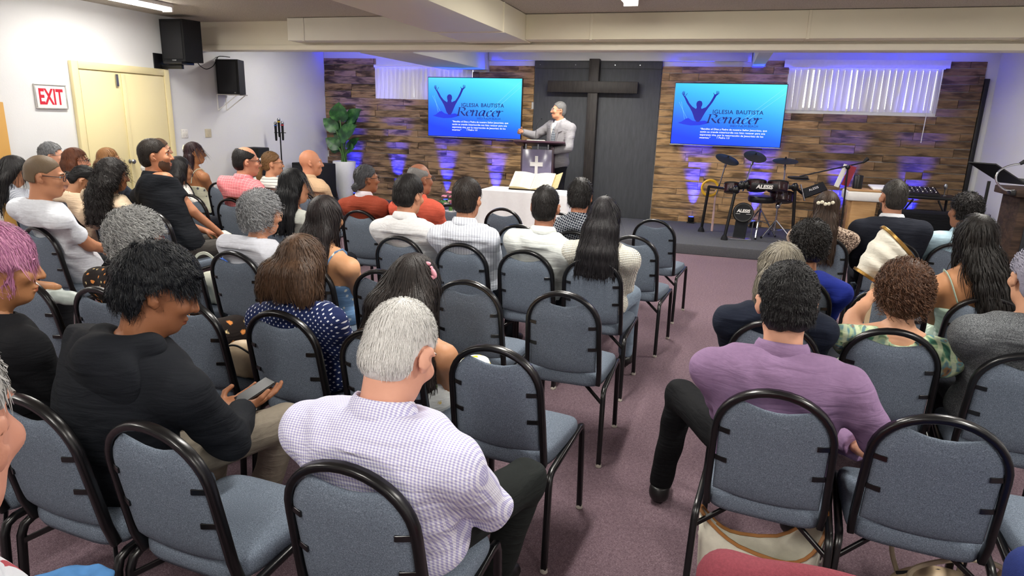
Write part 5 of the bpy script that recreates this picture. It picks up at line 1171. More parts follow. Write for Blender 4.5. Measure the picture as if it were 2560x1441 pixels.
bb = thing('open_bible', 'large open Bible propped on the white-covered table', 'book', (-2.41, 8.56, TZ+.006), math.radians(-2))
til = math.radians(38); Rb = np.array(Matrix.Rotation(til, 3, 'X'))
for q in (-1, 1):
    mb = MB(); V = []; F = []; nn = 9
    for side, th in ((0, 0), (1, 1)):
        for j, yy in enumerate((0., .30)):
            for i in range(nn):
                u = i/(nn-1); x = q*(.002+.29*u); z = (.045*math.sin(min(1, u*1.25)*math.pi*.5)*(1-.35*u)+.006 if th else 0.0); V.append(Rb@np.array([x, yy, z+.02]))
    for i in range(nn-1):
        a = 2*nn; F += [(a+i, a+i+1, a+nn+i+1, a+nn+i) if q > 0 else (a+i, a+nn+i, a+nn+i+1, a+i+1), (i, nn+i, nn+i+1, i+1) if q > 0 else (i, i+1, nn+i+1, nn+i)]
        F += [(i, i+1, a+i+1, a+i), (nn+i, a+nn+i, a+nn+i+1, nn+i+1)]
    F += [(nn-1, 2*nn-1, a+2*nn-1, a+nn-1), (0, a, a+nn, nn)]
    me = mesh_np('page_block', V, F, [M_PAGE.m, M_EDGE], True, [0 if k % 4 == 0 else 1 for k in range(len(F))] if False else [0 if (k % 4 == 0 and k < 4*(nn-1)) else 1 for k in range(len(F))], 30); add('page_block', me, bb)
mb = MB()
mb.obox(Rb@np.array([0, .15, .008]), (.305, .16, .006), Rb); mb.obj('cover', plain('dark_book_cover', '#2b2320', .5), bb)
MB().obox(Rb@np.array([.34, .16, .045]), (.055, .15, .004), Rb@rotm(0, 0, math.radians(-28))).obj('loose_board', M_EDGE, bb)
MB().box((-.26, .02, 0), (.26, .24, .015), .003).prism([(0, 0), (.24, 0), (.24, .17)], (.2, .0, .0151), (0, 1, 0), (0, 0, 1), .02).prism([(0, 0), (.24, 0), (.24, .17)], (-.22, .0, .0151), (0, 1, 0), (0, 0, 1), .02).obj('stand', M_EDGE, bb)

# pink flowers
M_PINK = plain('pink_petal', '#d98aa0', .7, 0, .3, .2); M_CRM = plain('cream_petal', '#e3dcc4', .7, 0, .3, .1); M_LEAFG = plain('leaf_green', '#4e7a3e', .5, 0, .4, .25)
fp = ony((1127, 492), 8.62)
fl = thing('flower_arrangement', 'pink and cream flowers standing left of the white table', 'flowers', (fp[0], fp[1], 0))
MB().lathe([(.09, 0), (.1, .02), (.06, .1), (.09, .35), (.10, .42), (.09, .42)], (0, 0, 0), 20).obj('vase', M_WHITE, fl)
rf = random.Random(4)
for k in range(16):
    a = rf.uniform(0, 6.28); rr = rf.uniform(.02, .13); c = np.array([rr*math.cos(a), rr*math.sin(a), .52+rf.uniform(0, .18)-rr*.5]); mb = MB()
    for p in range(7):
        b = p/7*6.28; mb.ball(c+np.array([.024*math.cos(b), .024*math.sin(b), .006*(p % 2)]), (.02, .02, .012), 8, 5)
    mb.ball(c+np.array([0, 0, .008]), .014, 8, 5); mb.obj('blossom', M_PINK if k % 3 else M_CRM, fl)
for k in range(12):
    a = rf.uniform(0, 6.28); d = np.array([math.cos(a), math.sin(a), .4]); mb = MB(); mb.ball(np.array([0, 0, .48])+d*.13, (.05, .025, .008), 8, 5, rotm(a, 0, -.5)); mb.obj('leaf', M_LEAFG, fl)
MB().tube([(0, 0, .3), (0, 0, .6)], .03, 8).obj('stems', M_LEAFG, fl)

# ------------------------------------------------------------------ plant in a tall white planter
pl = thing('potted_plant', 'large-leaved green plant in a tall white planter', 'potted plant', (-6.63, 10.82, STZ))
M_POT = plain('glossy_white_planter', '#e6e8ec', .25, 0, .5, .02)
MB().lathe([(.11, 0), (.125, .01), (.165, .22), (.195, .45), (.21, .70), (.205, .715), (.195, .70), (.19, .66)], (0, 0, 0), 32).obj('planter', M_POT, pl); MB().lathe([(.001, .66), (.19, .66)], (0, 0, 0), 24, cap=False).obj('soil', plain('dark_soil', '#2a211b', .9), pl)
t = NT('glossy_leaf'); t.set(.4, 0, .5); v = t.co(); t.base(t.ramp(t.noise(v, 9, 3), [(.3, '#16381f'), (.5, '#23522b'), (.72, '#4c8040')])); M_LEAF = t.m
def leafmesh(L, W, fold=.25, droop=.3):
    V = []; F = []; nu, nv = 9, 9
    for i in range(nu):
        u = i/(nu-1); wd = W*(math.sin(min(1, u*1.9+.18)*math.pi/2)*(1-u**2.6)+.0)
        for j in range(nv):
            s = j/(nv-1)*2-1; x = s*wd; V.append((x, u*L-(.10*L*(abs(s)**1.5) if u < .3 else 0), -droop*L*u*u+fold*abs(x)+.01*math.sin(u*16)*abs(s)))
    for i in range(nu-1):
        for j in range(nv-1): a = i*nv+j; F.append((a, a+1, a+nv+1, a+nv))
    return V, F
def z3(x, y): return (640+x/5.146, 240+y/5.146)
for k, (sx_, sy_, tx, ty, dy, W) in enumerate([(1080, 310, 1060, 100, -.10, .15), (1180, 320, 1330, 175, .05, .11), (1030, 440, 872, 295, -.05, .10), (1040, 420, 950, 275, .1, .08), (1090, 545, 1260, 385, -.2, .13), (1060, 660, 905, 550, -.12, .10), (1075, 690, 950, 640, .06, .09), (1180, 670, 1305, 545, -.05, .07), (1200, 690, 1255, 660, -.16, .08), (1150, 420, 1290, 290, .1, .08), (1060, 560, 1075, 350, .1, .08)]):
    A = ony(z3(sx_, sy_), 10.82+dy*.5)-np.array([-6.63, 10.82, STZ]); B = ony(z3(tx, ty), 10.80+dy)-np.array([-6.63, 10.82, STZ])
    ax = B-A; L = np.linalg.norm(ax); ax /= L; nrm = np.array([.15, -.9, .42]); nrm = nrm-ax*(nrm@ax); nrm /= np.linalg.norm(nrm); xx = np.cross(ax, nrm); V, F = leafmesh(L*1.08, W*1.35, .22, .1)
    M3 = np.stack([xx, ax, nrm], 1); V = [A+M3@np.array(v_) for v_ in V]
    me = mesh_np('leaf', V, F, [M_LEAF]); add('leaf', me, pl)
    MB().tube(smooth_path([(rf.uniform(-.05, .05), rf.uniform(-.04, .04), .65), (A[0]*.35, A[1]*.4, .65+(A[2]-.65)*.55), A], 5), [.011]*10+[.006], 6).obj('stem', M_LEAFG, pl)

# microphones on a stand by the left wall
bs = ony((694, 316), 9.35); ms_ = thing('microphone_stand', 'black stand carrying three handheld microphones by the left wall', 'microphone stand', (bs[0]+.04, 9.35, STZ))
MB().lathe([(.13, 0), (.13, .012), (.03, .02), (.012, .03)], (0, 0, 0), 24).obj('base', M_BLACK, ms_); zt = bs[2]-STZ
MB().tube([(0, 0, .02), (0, 0, zt-.1)], .011, 8).obj('pole', M_BLACK, ms_); MB().tube([(-.11, 0, zt-.1), (.11, 0, zt-.1)], .006, 6).obj('holder_bar', M_BLACK, ms_)
for k, (dx, dz, cc) in enumerate(((-.065, -.03, '#2c5fae'), (0, .03, '#c7a21a'), (.065, -.02, '#b02a3a'))):
    mc = MB().lathe([(.013, -.17), (.017, -.15), (.02, .06), (.024, .08)], (dx, -.02, zt+dz-.03), 12).obj('microphone', M_BLACKR, ms_)
    MB().ball((dx, -.02, zt+dz+.075), (.027, .027, .03)).obj('grille', M_STEEL, mc); MB().lathe([(.0255, .03), (.0255, .045)], (dx, -.02, zt+dz+.005), 12).obj('colour_band', plain('band_'+cc, cc, .5), mc)

# loudspeakers and monitors
M_SPK = plain('black_textured_speaker', '#17181b', .7, 0, .3, .2, 60, .4, 300); M_GRILL = plain('speaker_grille', '#1f2024', .6, 0, .3, .2, 200)
def trap(x0, x1, y0, y1, xb0, xb1, z0, z1): return [(x0, y0, z0), (x1, y0, z0), (xb1, y1, z0), (xb0, y1, z0), (x0, y0, z1), (x1, y0, z1), (xb1, y1, z1), (xb0, y1, z1)], [(3, 2, 1, 0), (4, 5, 6, 7), (0, 1, 5, 4), (1, 2, 6, 5), (2, 3, 7, 6), (3, 0, 4, 7)]
ls = thing('loudspeaker', 'large black loudspeaker on a wall bracket above the door', 'loudspeaker', (-6.92, 7.4, 2.30), 0, 'black loudspeakers on the left wall')
mb = MB(); mb._add(*trap(-.20, .17, -.12, .14, -.20, .22, 0, .52)); mb.obj('cabinet', M_SPK, ls, angle=20); MB().box((-.17, -.128, .03), (.14, -.1205, .49), .004).obj('grille', M_GRILL, ls)
MB().box((-.04, -.1285, .008), (.03, -.1205, .024), .002).obj('badge', M_STEEL, ls)
br = thing('wall_bracket', 'black arm bracket carrying the large loudspeaker', 'bracket', (XL, 7.36, 2.18))
MB().box((.001, -.16, -.0), (.02, .06, .22), .004).obj('wall_plate', M_BLACK, br); MB().box((.02, -.06, .03), (.36, -.02, .085), .005).obj('arm', M_BLACK, br); MB().box((.12, -.12, .087), (.42, .1, .118), .004).obj('shelf', M_BLACK, br)
ls2 = thing('loudspeaker', 'smaller black loudspeaker on white struts on the left wall', 'loudspeaker', (-6.95, 8.4, 1.935), 0, 'black loudspeakers on the left wall')
mb = MB(); mb._add(*trap(-.20, .19, -.12, .16, -.20, .07, 0, .48)); mb.obj('cabinet', M_SPK, ls2, angle=20); MB().box((-.165, -.128, .03), (.155, -.1205, .45), .004).obj('grille', M_GRILL, ls2); MB().box((.10, -.13, .012), (.13, -.1205, .028), .002).obj('badge', M_STEEL, ls2)
sh = thing('wall_bracket', 'thin white strut bracket under the smaller loudspeaker', 'bracket', (XL, 8.4, 1.70))
for y in (-.08, .1): MB().tube([(.004, y, .0), (.36, y, .226)], .007, 6).tube([(.004, y, .226), (.40, y, .226)], .007, 6).tube([(.004, y, 0), (.004, y, .226)], .007, 6).obj('strut', M_WHITEP, sh)
cb = [ony(p, y_) for p, y_ in (((494, 157), 7.5), ((503, 167), 7.7), ((517, 173), 7.95), ((533, 165), 8.15), ((541, 150), 8.3), ((548, 141), 8.4), ((575, 143), 8.45))]
tag(MB().tube(smooth_path(cb, 5), .006, 6).obj('speaker_cable', M_BLACKR), 'black cable looping between the two wall loudspeakers', 'cable')
mo = thing('stage_monitor', 'black floor loudspeaker beside the white planter', 'loudspeaker', (-6.72, 9.98, STZ), math.radians(-12))
MB().box((-.32, -.2, 0), (.30, .22, .72), .012).obj('cabinet', M_SPK, mo); MB().box((-.28, -.206, .05), (.26, -.2005, .68), .004).obj('grille', M_GRILL, mo); MB().box((.05, -.211, .12), (.12, -.2065, .2), .002).obj('badge', M_STEEL, mo)
q = ony((637, 377), 8.6); mo2 = thing('equipment_case', 'black equipment case behind the balding man in pink', 'case', (q[0], q[1], 0)); MB().box((-.12, -.12, 0), (.16, .14, q[2]+.05), .012).obj('shell', M_SPK, mo2); MB().box((-.1, -.127, q[2]-.08), (.14, -.1205, q[2]-.02), .002).obj('front_plate', M_GRILL, mo2)

# exit sign and plates on the left wall
ea, eb, ec = onx((87, 213), XL+.02), onx((161, 213), XL+.02), onx((95, 270), XL+.02)
ex = thing('exit_sign', 'white exit sign with red letters left of the door', 'sign', (XL, (ea[1]+eb[1])/2, ec[2]+.005)); ew = (eb[1]-ea[1])/2; eh = ea[2]-ec[2]
MB().box((.001, -ew, 0), (.018, ew, eh), .003).obj('panel', M_WHITE, ex); mb = MB()
for a, b, c_, d in ((-ew-.012, ew+.012, -.012, 0), (-ew-.012, ew+.012, eh, eh+.012), (-ew-.012, -ew, 0, eh), (ew, ew+.012, 0, eh)): mb.box((.001, a, c_), (.026, b, d), .002)
mb.obj('frame', plain('aluminium_frame', '#c9c7c2', .35, .6), ex)
V, F = text_mesh('EXIT', 1, 'LEFT', 0, 1.0, 0, .028); mn, mx = V.min(0), V.max(0)
mb = MB(); mb._add([(.0195, -ew*.82+(a[0]-mn[0])/(mx[0]-mn[0])*ew*1.64, eh*.14+(a[1]-mn[1])/(mx[1]-mn[1])*eh*.72) for a in V], F); mb.obj('lettering', plain('exit_red', '#c01f33', .5), ex, smooth=False)
for px_, nm, lb, ct, cc in (((461, 334), 'switch_plate', 'white double switch plate right of the cream door', 'switch plate', '#e8e6e0'), ((520, 333), 'blank_plate', 'beige blank wall plate right of the switch plate', 'wall plate', '#c9c0a4')):
    c = onx(px_, XL); sw_ = thing(nm, lb, ct, (XL, c[1], c[2]-.06)); MB().box((.001, -.06, 0), (.008, .06, .12), .003).obj('plate', plain('plate_'+cc, cc, .4), sw_)
    if nm[0] == 's':
        for y in (-.025, .025): MB().box((.008, y-.005, .05), (.016, y+.005, .07), .001).obj('toggle', M_WHITEP, sw_)
        for y in (-.025, .025):
            for z in (.025, .095): MB().lathe([(.004, 0), (.004, .0015)], (.0081, y, z), 8, (1, 0, 0)).obj('screw', M_STEEL, sw_)
    else:
        for z in (.03, .09): MB().lathe([(.004, 0), (.004, .0015)], (.0081, 0, z), 8, (1, 0, 0)).obj('screw', M_STEEL, sw_)

# ------------------------------------------------------------------ drum kit
def dz(x, y): return (1720+x/5.543, 360+y/5.543)
dk = thing('electronic_drum_kit', 'black electronic drum kit on the stage under the right television', 'drum kit', (.45, 9.95, STZ)); DO = np.array([.45, 9.95, STZ])
def dp(x, y, Y): return ony(dz(x, y), Y)-DO
def dfl(x, y): return onz(dz(x, y), STZ)-DO
M_RED = plain('dark_red_drum_shell', '#2c1114', .25, 0, .5, .3); M_YEL = plain('yellow_tape', '#d8a81e', .5); M_PAD = plain('black_cymbal_rubber', '#0e0f13', .75, 0, .4, .1)
legs_ = [(dfl(180, 1215), dp(290, 590, 10.24)), (dfl(500, 1330), dp(650, 680, 9.72)), (dp(1480, 1060, 10.0)*[1, 1, 0], dp(1490, 540, 10.0))]
for a, b in legs_:
    lg = MB().tube([a+[0, 0, .03], b], .022, 10).obj('rack_leg', M_BLACK, dk); MB().lathe([(.05, 0), (.045, .03), (.03, .06), (.026, .07)], a, 14).obj('rubber_foot', M_BLACKR, lg)
MB().tube([dp(290, 590, 10.24), dp(660, 640, 9.74), dp(790, 560, 9.76)], .02, 8).obj('rack_bar', M_BLACK, dk); MB().tube([dp(700, 580, 9.75), dp(1100, 600, 9.8), dp(1480, 600, 10.0)], .026, 8).obj('rack_bar', M_BLACK, dk); MB().tube([dp(1480, 600, 10.0), dp(1620, 720, 10.3)], .02, 8).obj('rack_bar', M_BLACK, dk)
for (x, y, Y) in ((660, 640, 9.74), (740, 575, 9.75), (1480, 600, 10.0), (800, 570, 9.77)): MB().ball(dp(x, y, Y), (.05, .045, .06), 8, 6).obj('clamp', M_BLACK, dk)
V, F = text_mesh('ALESIS', .07, 'CENTER', .001, 1, .15, .003); mb = MB(); c = dp(1060, 600, 9.66); mb._add([(c[0]+a[0]*1.05, c[1]-a[2]-.004, c[2]-.02+a[1]) for a in V], F); mb.obj('rack_lettering', M_WHITE, dk, smooth=False); MB().box(c+[-.17, .0, -.045], c+[.17, .012, .05], .004).obj('nameplate', M_BLACK, dk)
for (x, y, Y, tx, ty, r) in ((550, 205, 10.05, .45, -.35, .172), (935, 165, 10.0, .28, -.5, .158), (1352, 225, 10.1, .0, -.2, .172)):
    c = dp(x, y, Y); nrm = np.array([tx*.7, ty, 1.]); cy_ = MB().lathe([(.002, .018), (.03, .016), (.05, .004), (r*.97, -.012), (r, -.016), (r*.97, -.02), (.05, -.006), (.002, -.006)], c, 28, nrm, cap=False).obj('cymbal_pad', M_PAD, dk); MB().lathe([(.012, 0), (.012, .035)], c+np.array([0, 0, .01]), 8, nrm).obj('wing_nut', M_BLACKR, cy_)
for P in ([(540, 225, 10.05), (395, 700, 10.2)], [(915, 200, 10.0), (760, 655, 9.8)], [(1350, 250, 10.1), (1312, 725, 9.9)]):
    a, b = [dp(*p) for p in P]; rd = MB().tube([a, b], .011, 8).obj('cymbal_rod', M_CHROME, dk); c = a+(b-a)*.16; MB().lathe([(.016, -.02), (.016, .02)], c, 10, b-a).obj('rod_collar', M_STEEL, rd)
for (x, y, Y, r) in ((950, 560, 9.85, .125), (1245, 575, 9.88, .13), (610, 590, 9.95, .105), (1300, 720, 10.15, .15)):
    c = dp(x, y, Y); nrm = np.array([0, .35, 1.]); pd = MB().lathe([(r*.9, -.09), (r, -.085), (r, .02), (r*1.04, .03), (r*1.04, .045), (r*.96, .048)], c, 24, nrm).obj('drum_pad', M_RED, dk); MB().lathe([(r*.97, .0485), (.002, .052)], c, 24, nrm, cap=False).obj('mesh_head', M_PAD, pd)
    MB().lathe([(r*1.05, .026), (r*1.06, .046)], c, 24, nrm, cap=False).obj('hoop', M_BLACKR, pd)
    for k in range(6): a = k*1.047; MB().box(c+np.array([r*math.cos(a)*1.03-.007, r*math.sin(a)*1.03-.007, -.05]), c+np.array([r*math.cos(a)*1.03+.007, r*math.sin(a)*1.03+.007, .03])).obj('lug', M_CHROME, pd)
kc = dp(762, 960, 9.78); kk = MB().lathe([(.13, 0), (.14, .02), (.14, .07), (.13, .08)], kc, 28, (0, -1, .25)).obj('kick_pad', M_BLACK, dk); MB().lathe([(.115, .081), (.002, .083)], kc, 24, (0, -1, .25), cap=False).obj('kick_head', M_PAD, kk)
V, F = text_mesh('ALESIS', .06, 'CENTER', .001, 1, .15, .002); mb = MB(); ka, ku = np.array([0, -.970, .243]), np.array([0, .243, .970]); mb._add([kc+ka*(.087+a[2])+np.array([a[0], 0, 0])+ku*(.0+a[1]) for a in V], F); mb.obj('kick_lettering', M_WHITE, kk, smooth=False); [MB().obox(kc+ka*.087+ku*-.022+np.array([q*.07, 0, 0]), (.03, .002, .001), np.stack([(1, 0, 0), ku, ka], 1)).obj('kick_rule', M_WHITE, kk) for q in (-1, 1)]
a, b = dfl(700, 1320), kc+np.array([0, -.02, -.08]); MB().tube([a+[-.0, 0, .02], b], .05, rect=(.03, .17), up=(0, -1, 0)).obj('kick_tower', plain('dark_grey_steel', '#3a3c40', .4, .4), dk); MB().box(a+[-.2, -.06, 0], a+[.17, .12, .012], .003).obj('kick_base', M_STEEL, dk)
MB().tube([a+[.16, .1, .01], a+[.18, .12, .26]], .009, 6).obj('pedal_post', M_STEEL, dk)
c = dp(305, 610, 10.28)
rg = MB().tube([c+np.array([.115*math.cos(k/24*6.283), .0, .115*math.sin(k/24*6.283)]) for k in range(24)], .02, 6, closed=True); tag(rg.obj('tambourine', M_YEL, None, DO), 'yellow round tambourine hung on the drum rack', 'tambourine')
gm = dp(1745, 640, 10.3); MB().obox(gm, (.16, .015, .07), rotm(0, math.radians(-35), math.radians(-28))).obj('sound_module', M_BLACKR, dk)
V, F = text_mesh('ALESIS', .05, 'CENTER', .001); Rm = rotm(0, math.radians(-35), math.radians(-28)); mb = MB(); mb._add([gm+Rm@np.array([a[0], -.0165-a[2], a[1]]) for a in V], F); mb.obj('module_lettering', M_WHITE, dk, smooth=False)
MB().lathe([(.002, .014), (.03, .012), (.15, -.008), (.15, -.014), (.002, -.002)], dp(1530, 465, 10.35), 24, (.05, -.1, 1), cap=False).obj('cymbal_pad', M_PAD, dk)
MB().tube([dp(1560, 560, 10.2), dp(1615, 790, 10.2)], .012, 8).obj('spare_rod', M_CHROME, dk)
# a sword-thin pink and white stick leaning on the rack
tag(MB().tube([dp(385, 640, 10.30)+DO, dfl(330, 1210)+DO+[0, 0, .004]], [.012, .018], 8).obj('ribbon_stick', plain('pink_white_stick', '#d7b7b4', .5, 0, .4, .25, 6)), 'slim pink and white stick leaning on the drum rack', 'stick')
# drum throne and hi-hat stand
tc = dp(1020, 770, 10.15)+DO; th = thing('drum_throne', 'round black drum stool on a chrome tripod', 'stool', (tc[0], tc[1], STZ)); hz = tc[2]-STZ
MB().lathe([(.17, -.04), (.185, -.03), (.19, .0), (.19, .03), (.18, .05), (.12, .058), (.002, .06)], (0, 0, hz), 32).obj('seat', plain('black_vinyl', '#141416', .35), th); MB().tube([(0, 0, .22), (0, 0, hz-.04)], .016, 10).obj('column', M_CHROME, th)
for k in range(3):
    a = k*2.094+.4; d = np.array([math.cos(a), math.sin(a), 0]); lg = MB().tube([np.array([0, 0, .42]), d*.27+[0, 0, .015]], .011, 8).obj('leg', M_CHROME, th); MB().ball(d*.275+np.array([0, 0, .016]), .016, 8, 6).obj('foot', M_BLACKR, lg); MB().tube([np.array([0, 0, .24]), d*.15+[0, 0, .2]], .007, 6).obj('strut', M_CHROME, th)
hs_ = onz(dz(1185, 1300), STZ); hh_ = thing('hi_hat_stand', 'chrome tripod cymbal stand beside the drum stool', 'stand', (hs_[0], hs_[1], STZ)); top_ = ony(dz(1205, 860), hs_[1])[2]-STZ
MB().tube([(0, 0, .06), (0, 0, top_)], .014, 10).obj('column', M_CHROME, hh_); MB().ball((0, 0, top_), (.035, .03, .04)).obj('clamp', M_CHROME, hh_); MB().tube([(0, 0, top_), (.16, .0, top_+.14)], .01, 8).obj('tilt_arm', M_CHROME, hh_)
for k in range(3):
    a = k*2.094-2.4; d = np.array([math.cos(a), math.sin(a), 0]); lg = MB().tube([np.array([0, 0, .26]), d*.24+[0, 0, .015]], .01, 8).obj('leg', M_CHROME, hh_); MB().ball(d*.245+np.array([0, 0, .018]), .018, 8, 6).obj('foot', M_BLACKR, lg); MB().tube([np.array([0, 0, .1]), d*.13+[0, 0, .135]], .006, 6).obj('strut', M_CHROME, hh_)

# boom microphone, books, cabinet, mixer table, bench
def rz(x, y): return (2060+x/5.12, 360+y/5.12)
bm_ = ony(rz(262, 800), 9.46); bst = thing('boom_microphone_stand', 'black boom microphone stand beside the light wood cabinet', 'microphone stand', (bm_[0], 9.46, STZ)); BO = np.array([bm_[0], 9.46, STZ])
jt = ony(rz(305, 300), 9.46)-BO; MB().tube([(0, 0, .03), jt*[0.3, 1, .5], jt], .011, 8).obj('upright', M_BLACK, bst); MB().tube([ony(dz(1545, 450), 9.36)-BO, ony(rz(520, 235), 9.56)-BO], .009, 8).obj('boom', M_BLACK, bst); MB().ball(jt, .03, 8, 6).obj('joint', M_BLACK, bst)
e1, e2 = ony(rz(500, 240), 9.56)-BO, ony(rz(560, 190), 9.59)-BO; MB().tube([e1, e2], [.014, .026], 10).obj('microphone', M_BLACKR, bst); MB().tube([ony(dz(1400, 462), 9.33)-BO, ony(dz(1660, 470), 9.39)-BO], [.01, .022], 8).obj('counterweight', M_BLACK, bst)
for k in range(3): a = k*2.094+.5; MB().tube([(0, 0, .12), (.27*math.cos(a), .27*math.sin(a), .012)], .009, 8).obj('leg', M_BLACK, bst)
bk = ony(rz(285, 410), 9.50); sg = thing('song_book', 'open red and white song book propped on the boom stand', 'book', tuple(bk)); MB().obox((.03, 0, 0), (.045, .008, .13), rotm(0, 0, .25)).obj('red_cover', plain('red_book_cover', '#8c2032', .5), sg); MB().obox((-.06, -.004, .0), (.03, .006, .15), rotm(.3, 0, .3)).obj('pages', M_WHITE, sg)
ca, cb_ = ony(rz(360, 730), 9.75), ony(rz(680, 735), 9.75); M_LW = wood('light_oak_laminate', ['#b98f5e', '#b3895a', '#bd9464', '#ad8355', '#c9a274'], '#8a6238', .6, .25)
cbn = thing('wooden_cabinet', 'light wood cabinet with a thick white top, left of the dark suit', 'cabinet', ((ca[0]+cb_[0])/2, 9.95, STZ)); cw = (cb_[0]-ca[0])/2; ch = ca[2]-STZ
MB().box((-cw, -.2, 0), (cw, .2, ch), .006).obj('body', M_LW, cbn); MB().box((-cw-.08, -.24, ch+.001), (cw+.06, .22, ch+.13), .03).obj('white_top', M_WHITE, cbn); MB().box((-cw-.06, -.22, ch+.131), (cw+.04, .2, ch+.15), .005).obj('wood_lid', M_LW, cbn)
MB().obox((-cw-.18, .05, ch*.55), (.09, .02, .24), rotm(.5)).obj('open_door', M_LW, cbn)
spz = ony(rz(430, 505), 9.95)[0]; sp_ = thing('cylinder_speaker', 'small black cylindrical speaker on the light wood cabinet', 'speaker', (spz, 9.95, STZ+ch+.151)); MB().lathe([(.055, 0), (.06, .005), (.06, .17), (.055, .178), (.04, .18)], (0, 0, 0), 24).obj('shell', M_BLACK, sp_); MB().lathe([(.04, .1805), (.002, .184)], (0, 0, 0), 20, cap=False).obj('grille', M_GRILL, sp_)
tag(MB().box((-.16, -.1, 0), (.16, .1, .02), .003).obj('sheet_folder', M_WHITE, None, (spz+.32, 9.98, STZ+ch+.17), (math.radians(12), 0, .2)), 'white sheet folder lying on the light wood cabinet', 'folder')
mxp = ony(rz(1240, 640), 10.35); mt_ = thing('folding_table', 'black folding table under the mixer near the right wall', 'table', (mxp[0]+.02, 10.35, STZ)); mh = mxp[2]-STZ
MB().box((-.42, -.25, mh-.05), (.42, .25, mh-.01), .006).obj('tabletop', M_BLACK, mt_)
for q in (-1, 1):
    for r in (-1, 1): MB().tube([(q*.36, r*.2, mh-.05), (q*.38, r*.22, .0)], .018, 8).obj('leg', M_BLACK, mt_)
    MB().tube([(q*.36, -.2, .3), (q*.15, -.2, mh-.06)], .012, 6).obj('brace', M_BLACK, mt_)
mx_ = thing('audio_mixer', 'small black audio mixer with knobs on the folding table', 'mixer', (mxp[0]-.02, 10.3, STZ+mh-.009), 0); mm = MB(); mm._add([(-.2, -.14, 0), (.2, -.14, 0), (.2, .14, 0), (-.2, .14, 0), (-.2, -.14, .03), (.2, -.14, .03), (.2, .14, .1), (-.2, .14, .1)], [(3, 2, 1, 0), (4, 5, 6, 7), (0, 1, 5, 4), (1, 2, 6, 5), (2, 3, 7, 6), (3, 0, 4, 7)]); mm.obj('chassis', M_BLACK, mx_)
for i in range(7):
    for j in range(4): MB().lathe([(.009, 0), (.007, .014)], (-.16+i*.053, -.1+j*.06, .032+.07*(.04+j*.06)/.28+.006), 6).obj('knob', M_STEEL if (i+j) % 3 else M_WHITE, mx_)
tag(MB().lathe([(.03, 0), (.03, .006), (.006, .012), (.006, .09), (.02, .11), (.024, .14), (.012, .16)], (mxp[0]+.27, 10.32, STZ+mh-.008), 14).obj('desk_microphone', M_STEEL), 'small desk microphone at the right end of the mixer table', 'microphone')
bn = ony(rz(1230, 880), 9.7); bch = thing('draped_keyboard', 'long keyboard under a black cloth behind the dark suit', 'keyboard', (bn[0]+.02, 9.62, STZ)); bhz = bn[2]-STZ
MB().box((-.5, -.17, .08), (.52, .17, bhz+.03), .05).obj('black_drape', cloth(('plain', '#101116')), bch)
for q in (-.4, .4): MB().box((q-.03, -.14, 0), (q+.03, .14, .079)).obj('foot', M_BLACK, bch)
# music stand and dark lectern by the right wall
mpos = ony(rz(2110, 500), 8.3); mst = thing('music_stand', 'black music stand with tilted desk by the right wall', 'music stand', (mpos[0], 8.3, 0)); MO = np.array([mpos[0], 8.3, 0])
MB().tube([(0, 0, .06), (0, 0, mpos[2]+.02)], .016, 10).obj('post', M_BLACK, mst)
for k in range(3): a = k*2.094+.3; MB().tube([(0, 0, .14), (.28*math.cos(a), .28*math.sin(a), .012)], .01, 8).obj('leg', M_BLACK, mst)
p1, p2 = ony(rz(2020, 245), 8.15)-MO, ony(rz(2420, 505), 8.45)-MO; cen = (p1+p2)/2; dv = p2-p1; L = np.linalg.norm(dv); dv /= L; sd_ = np.cross(dv, (0, 0, 1)); sd_ /= np.linalg.norm(sd_); up_ = np.cross(sd_, dv)
MB().obox(cen, (L/2, .15, .006), np.stack([dv, sd_, up_], 1)).obj('desk', M_BLACK, mst); MB().obox(cen+dv*L*.5+up_*.03, (.006, .15, .03), np.stack([dv, sd_, up_], 1)).obj('lip', M_BLACK, mst)
lp = ony(rz(2480, 620), 7.2); M_WAL = wood('dark_walnut', ['#35251d', '#2d2019', '#3a2a21', '#281c16', '#4a372b'], '#150f0c', .8, .5)
lc = thing('wooden_lectern', 'dark walnut lectern with a gooseneck microphone at right edge', 'lectern', (lp[0]+.22, 7.25, 0)); lh = lp[2]
MB().box((-.24, -.2, .05), (.24, .22, lh-.03), .006).obj('body', M_WAL, lc); MB().box((-.30, -.26, lh-.03), (.30, .28, lh+.04), .008).obj('top', M_WAL, lc); MB().box((-.28, -.24, 0), (.28, .26, .05), .006).obj('base', M_WAL, lc); MB().box((-.17, -.212, .2), (.17, -.2005, lh-.18), .004).obj('speaker_grille', M_GRILL, lc)
g0 = np.array([lp[0]+.22, 7.25, 0]); gp = [ony(rz(x, y), Y)-g0 for x, y, Y in ((2440, 595, 7.05), (2330, 595, 7.03), (2240, 530, 7.0), (2200, 440, 7.0), (2240, 350, 7.0), (2360, 285, 7.0), (2510, 255, 7.02))]
MB().tube(smooth_path(gp, 6), .009, 8).obj('gooseneck', M_CHROME, lc); MB().tube([gp[-1], ony(rz(2570, 225), 7.02)-g0], [.014, .02], 10).obj('microphone', M_BLACKR, lc); MB().box(gp[0]+[-.04, -.04, -.045], gp[0]+[.05, .05, .0], .004).obj('clamp', M_BLACK, lc)
w1_ = onx((2490, 190), XR-.06); spw = thing('wall_loudspeaker', 'small black loudspeaker cut by the right edge of the view', 'loudspeaker', (XR-.11, 7.05, 1.62)); MB().box((-.10, -.14, 0), (.1, .14, .34), .01).obj('cabinet', M_SPK, spw); MB().box((-.106, -.11, .03), (-.1005, .11, .31), .003).obj('grille', M_GRILL, spw)

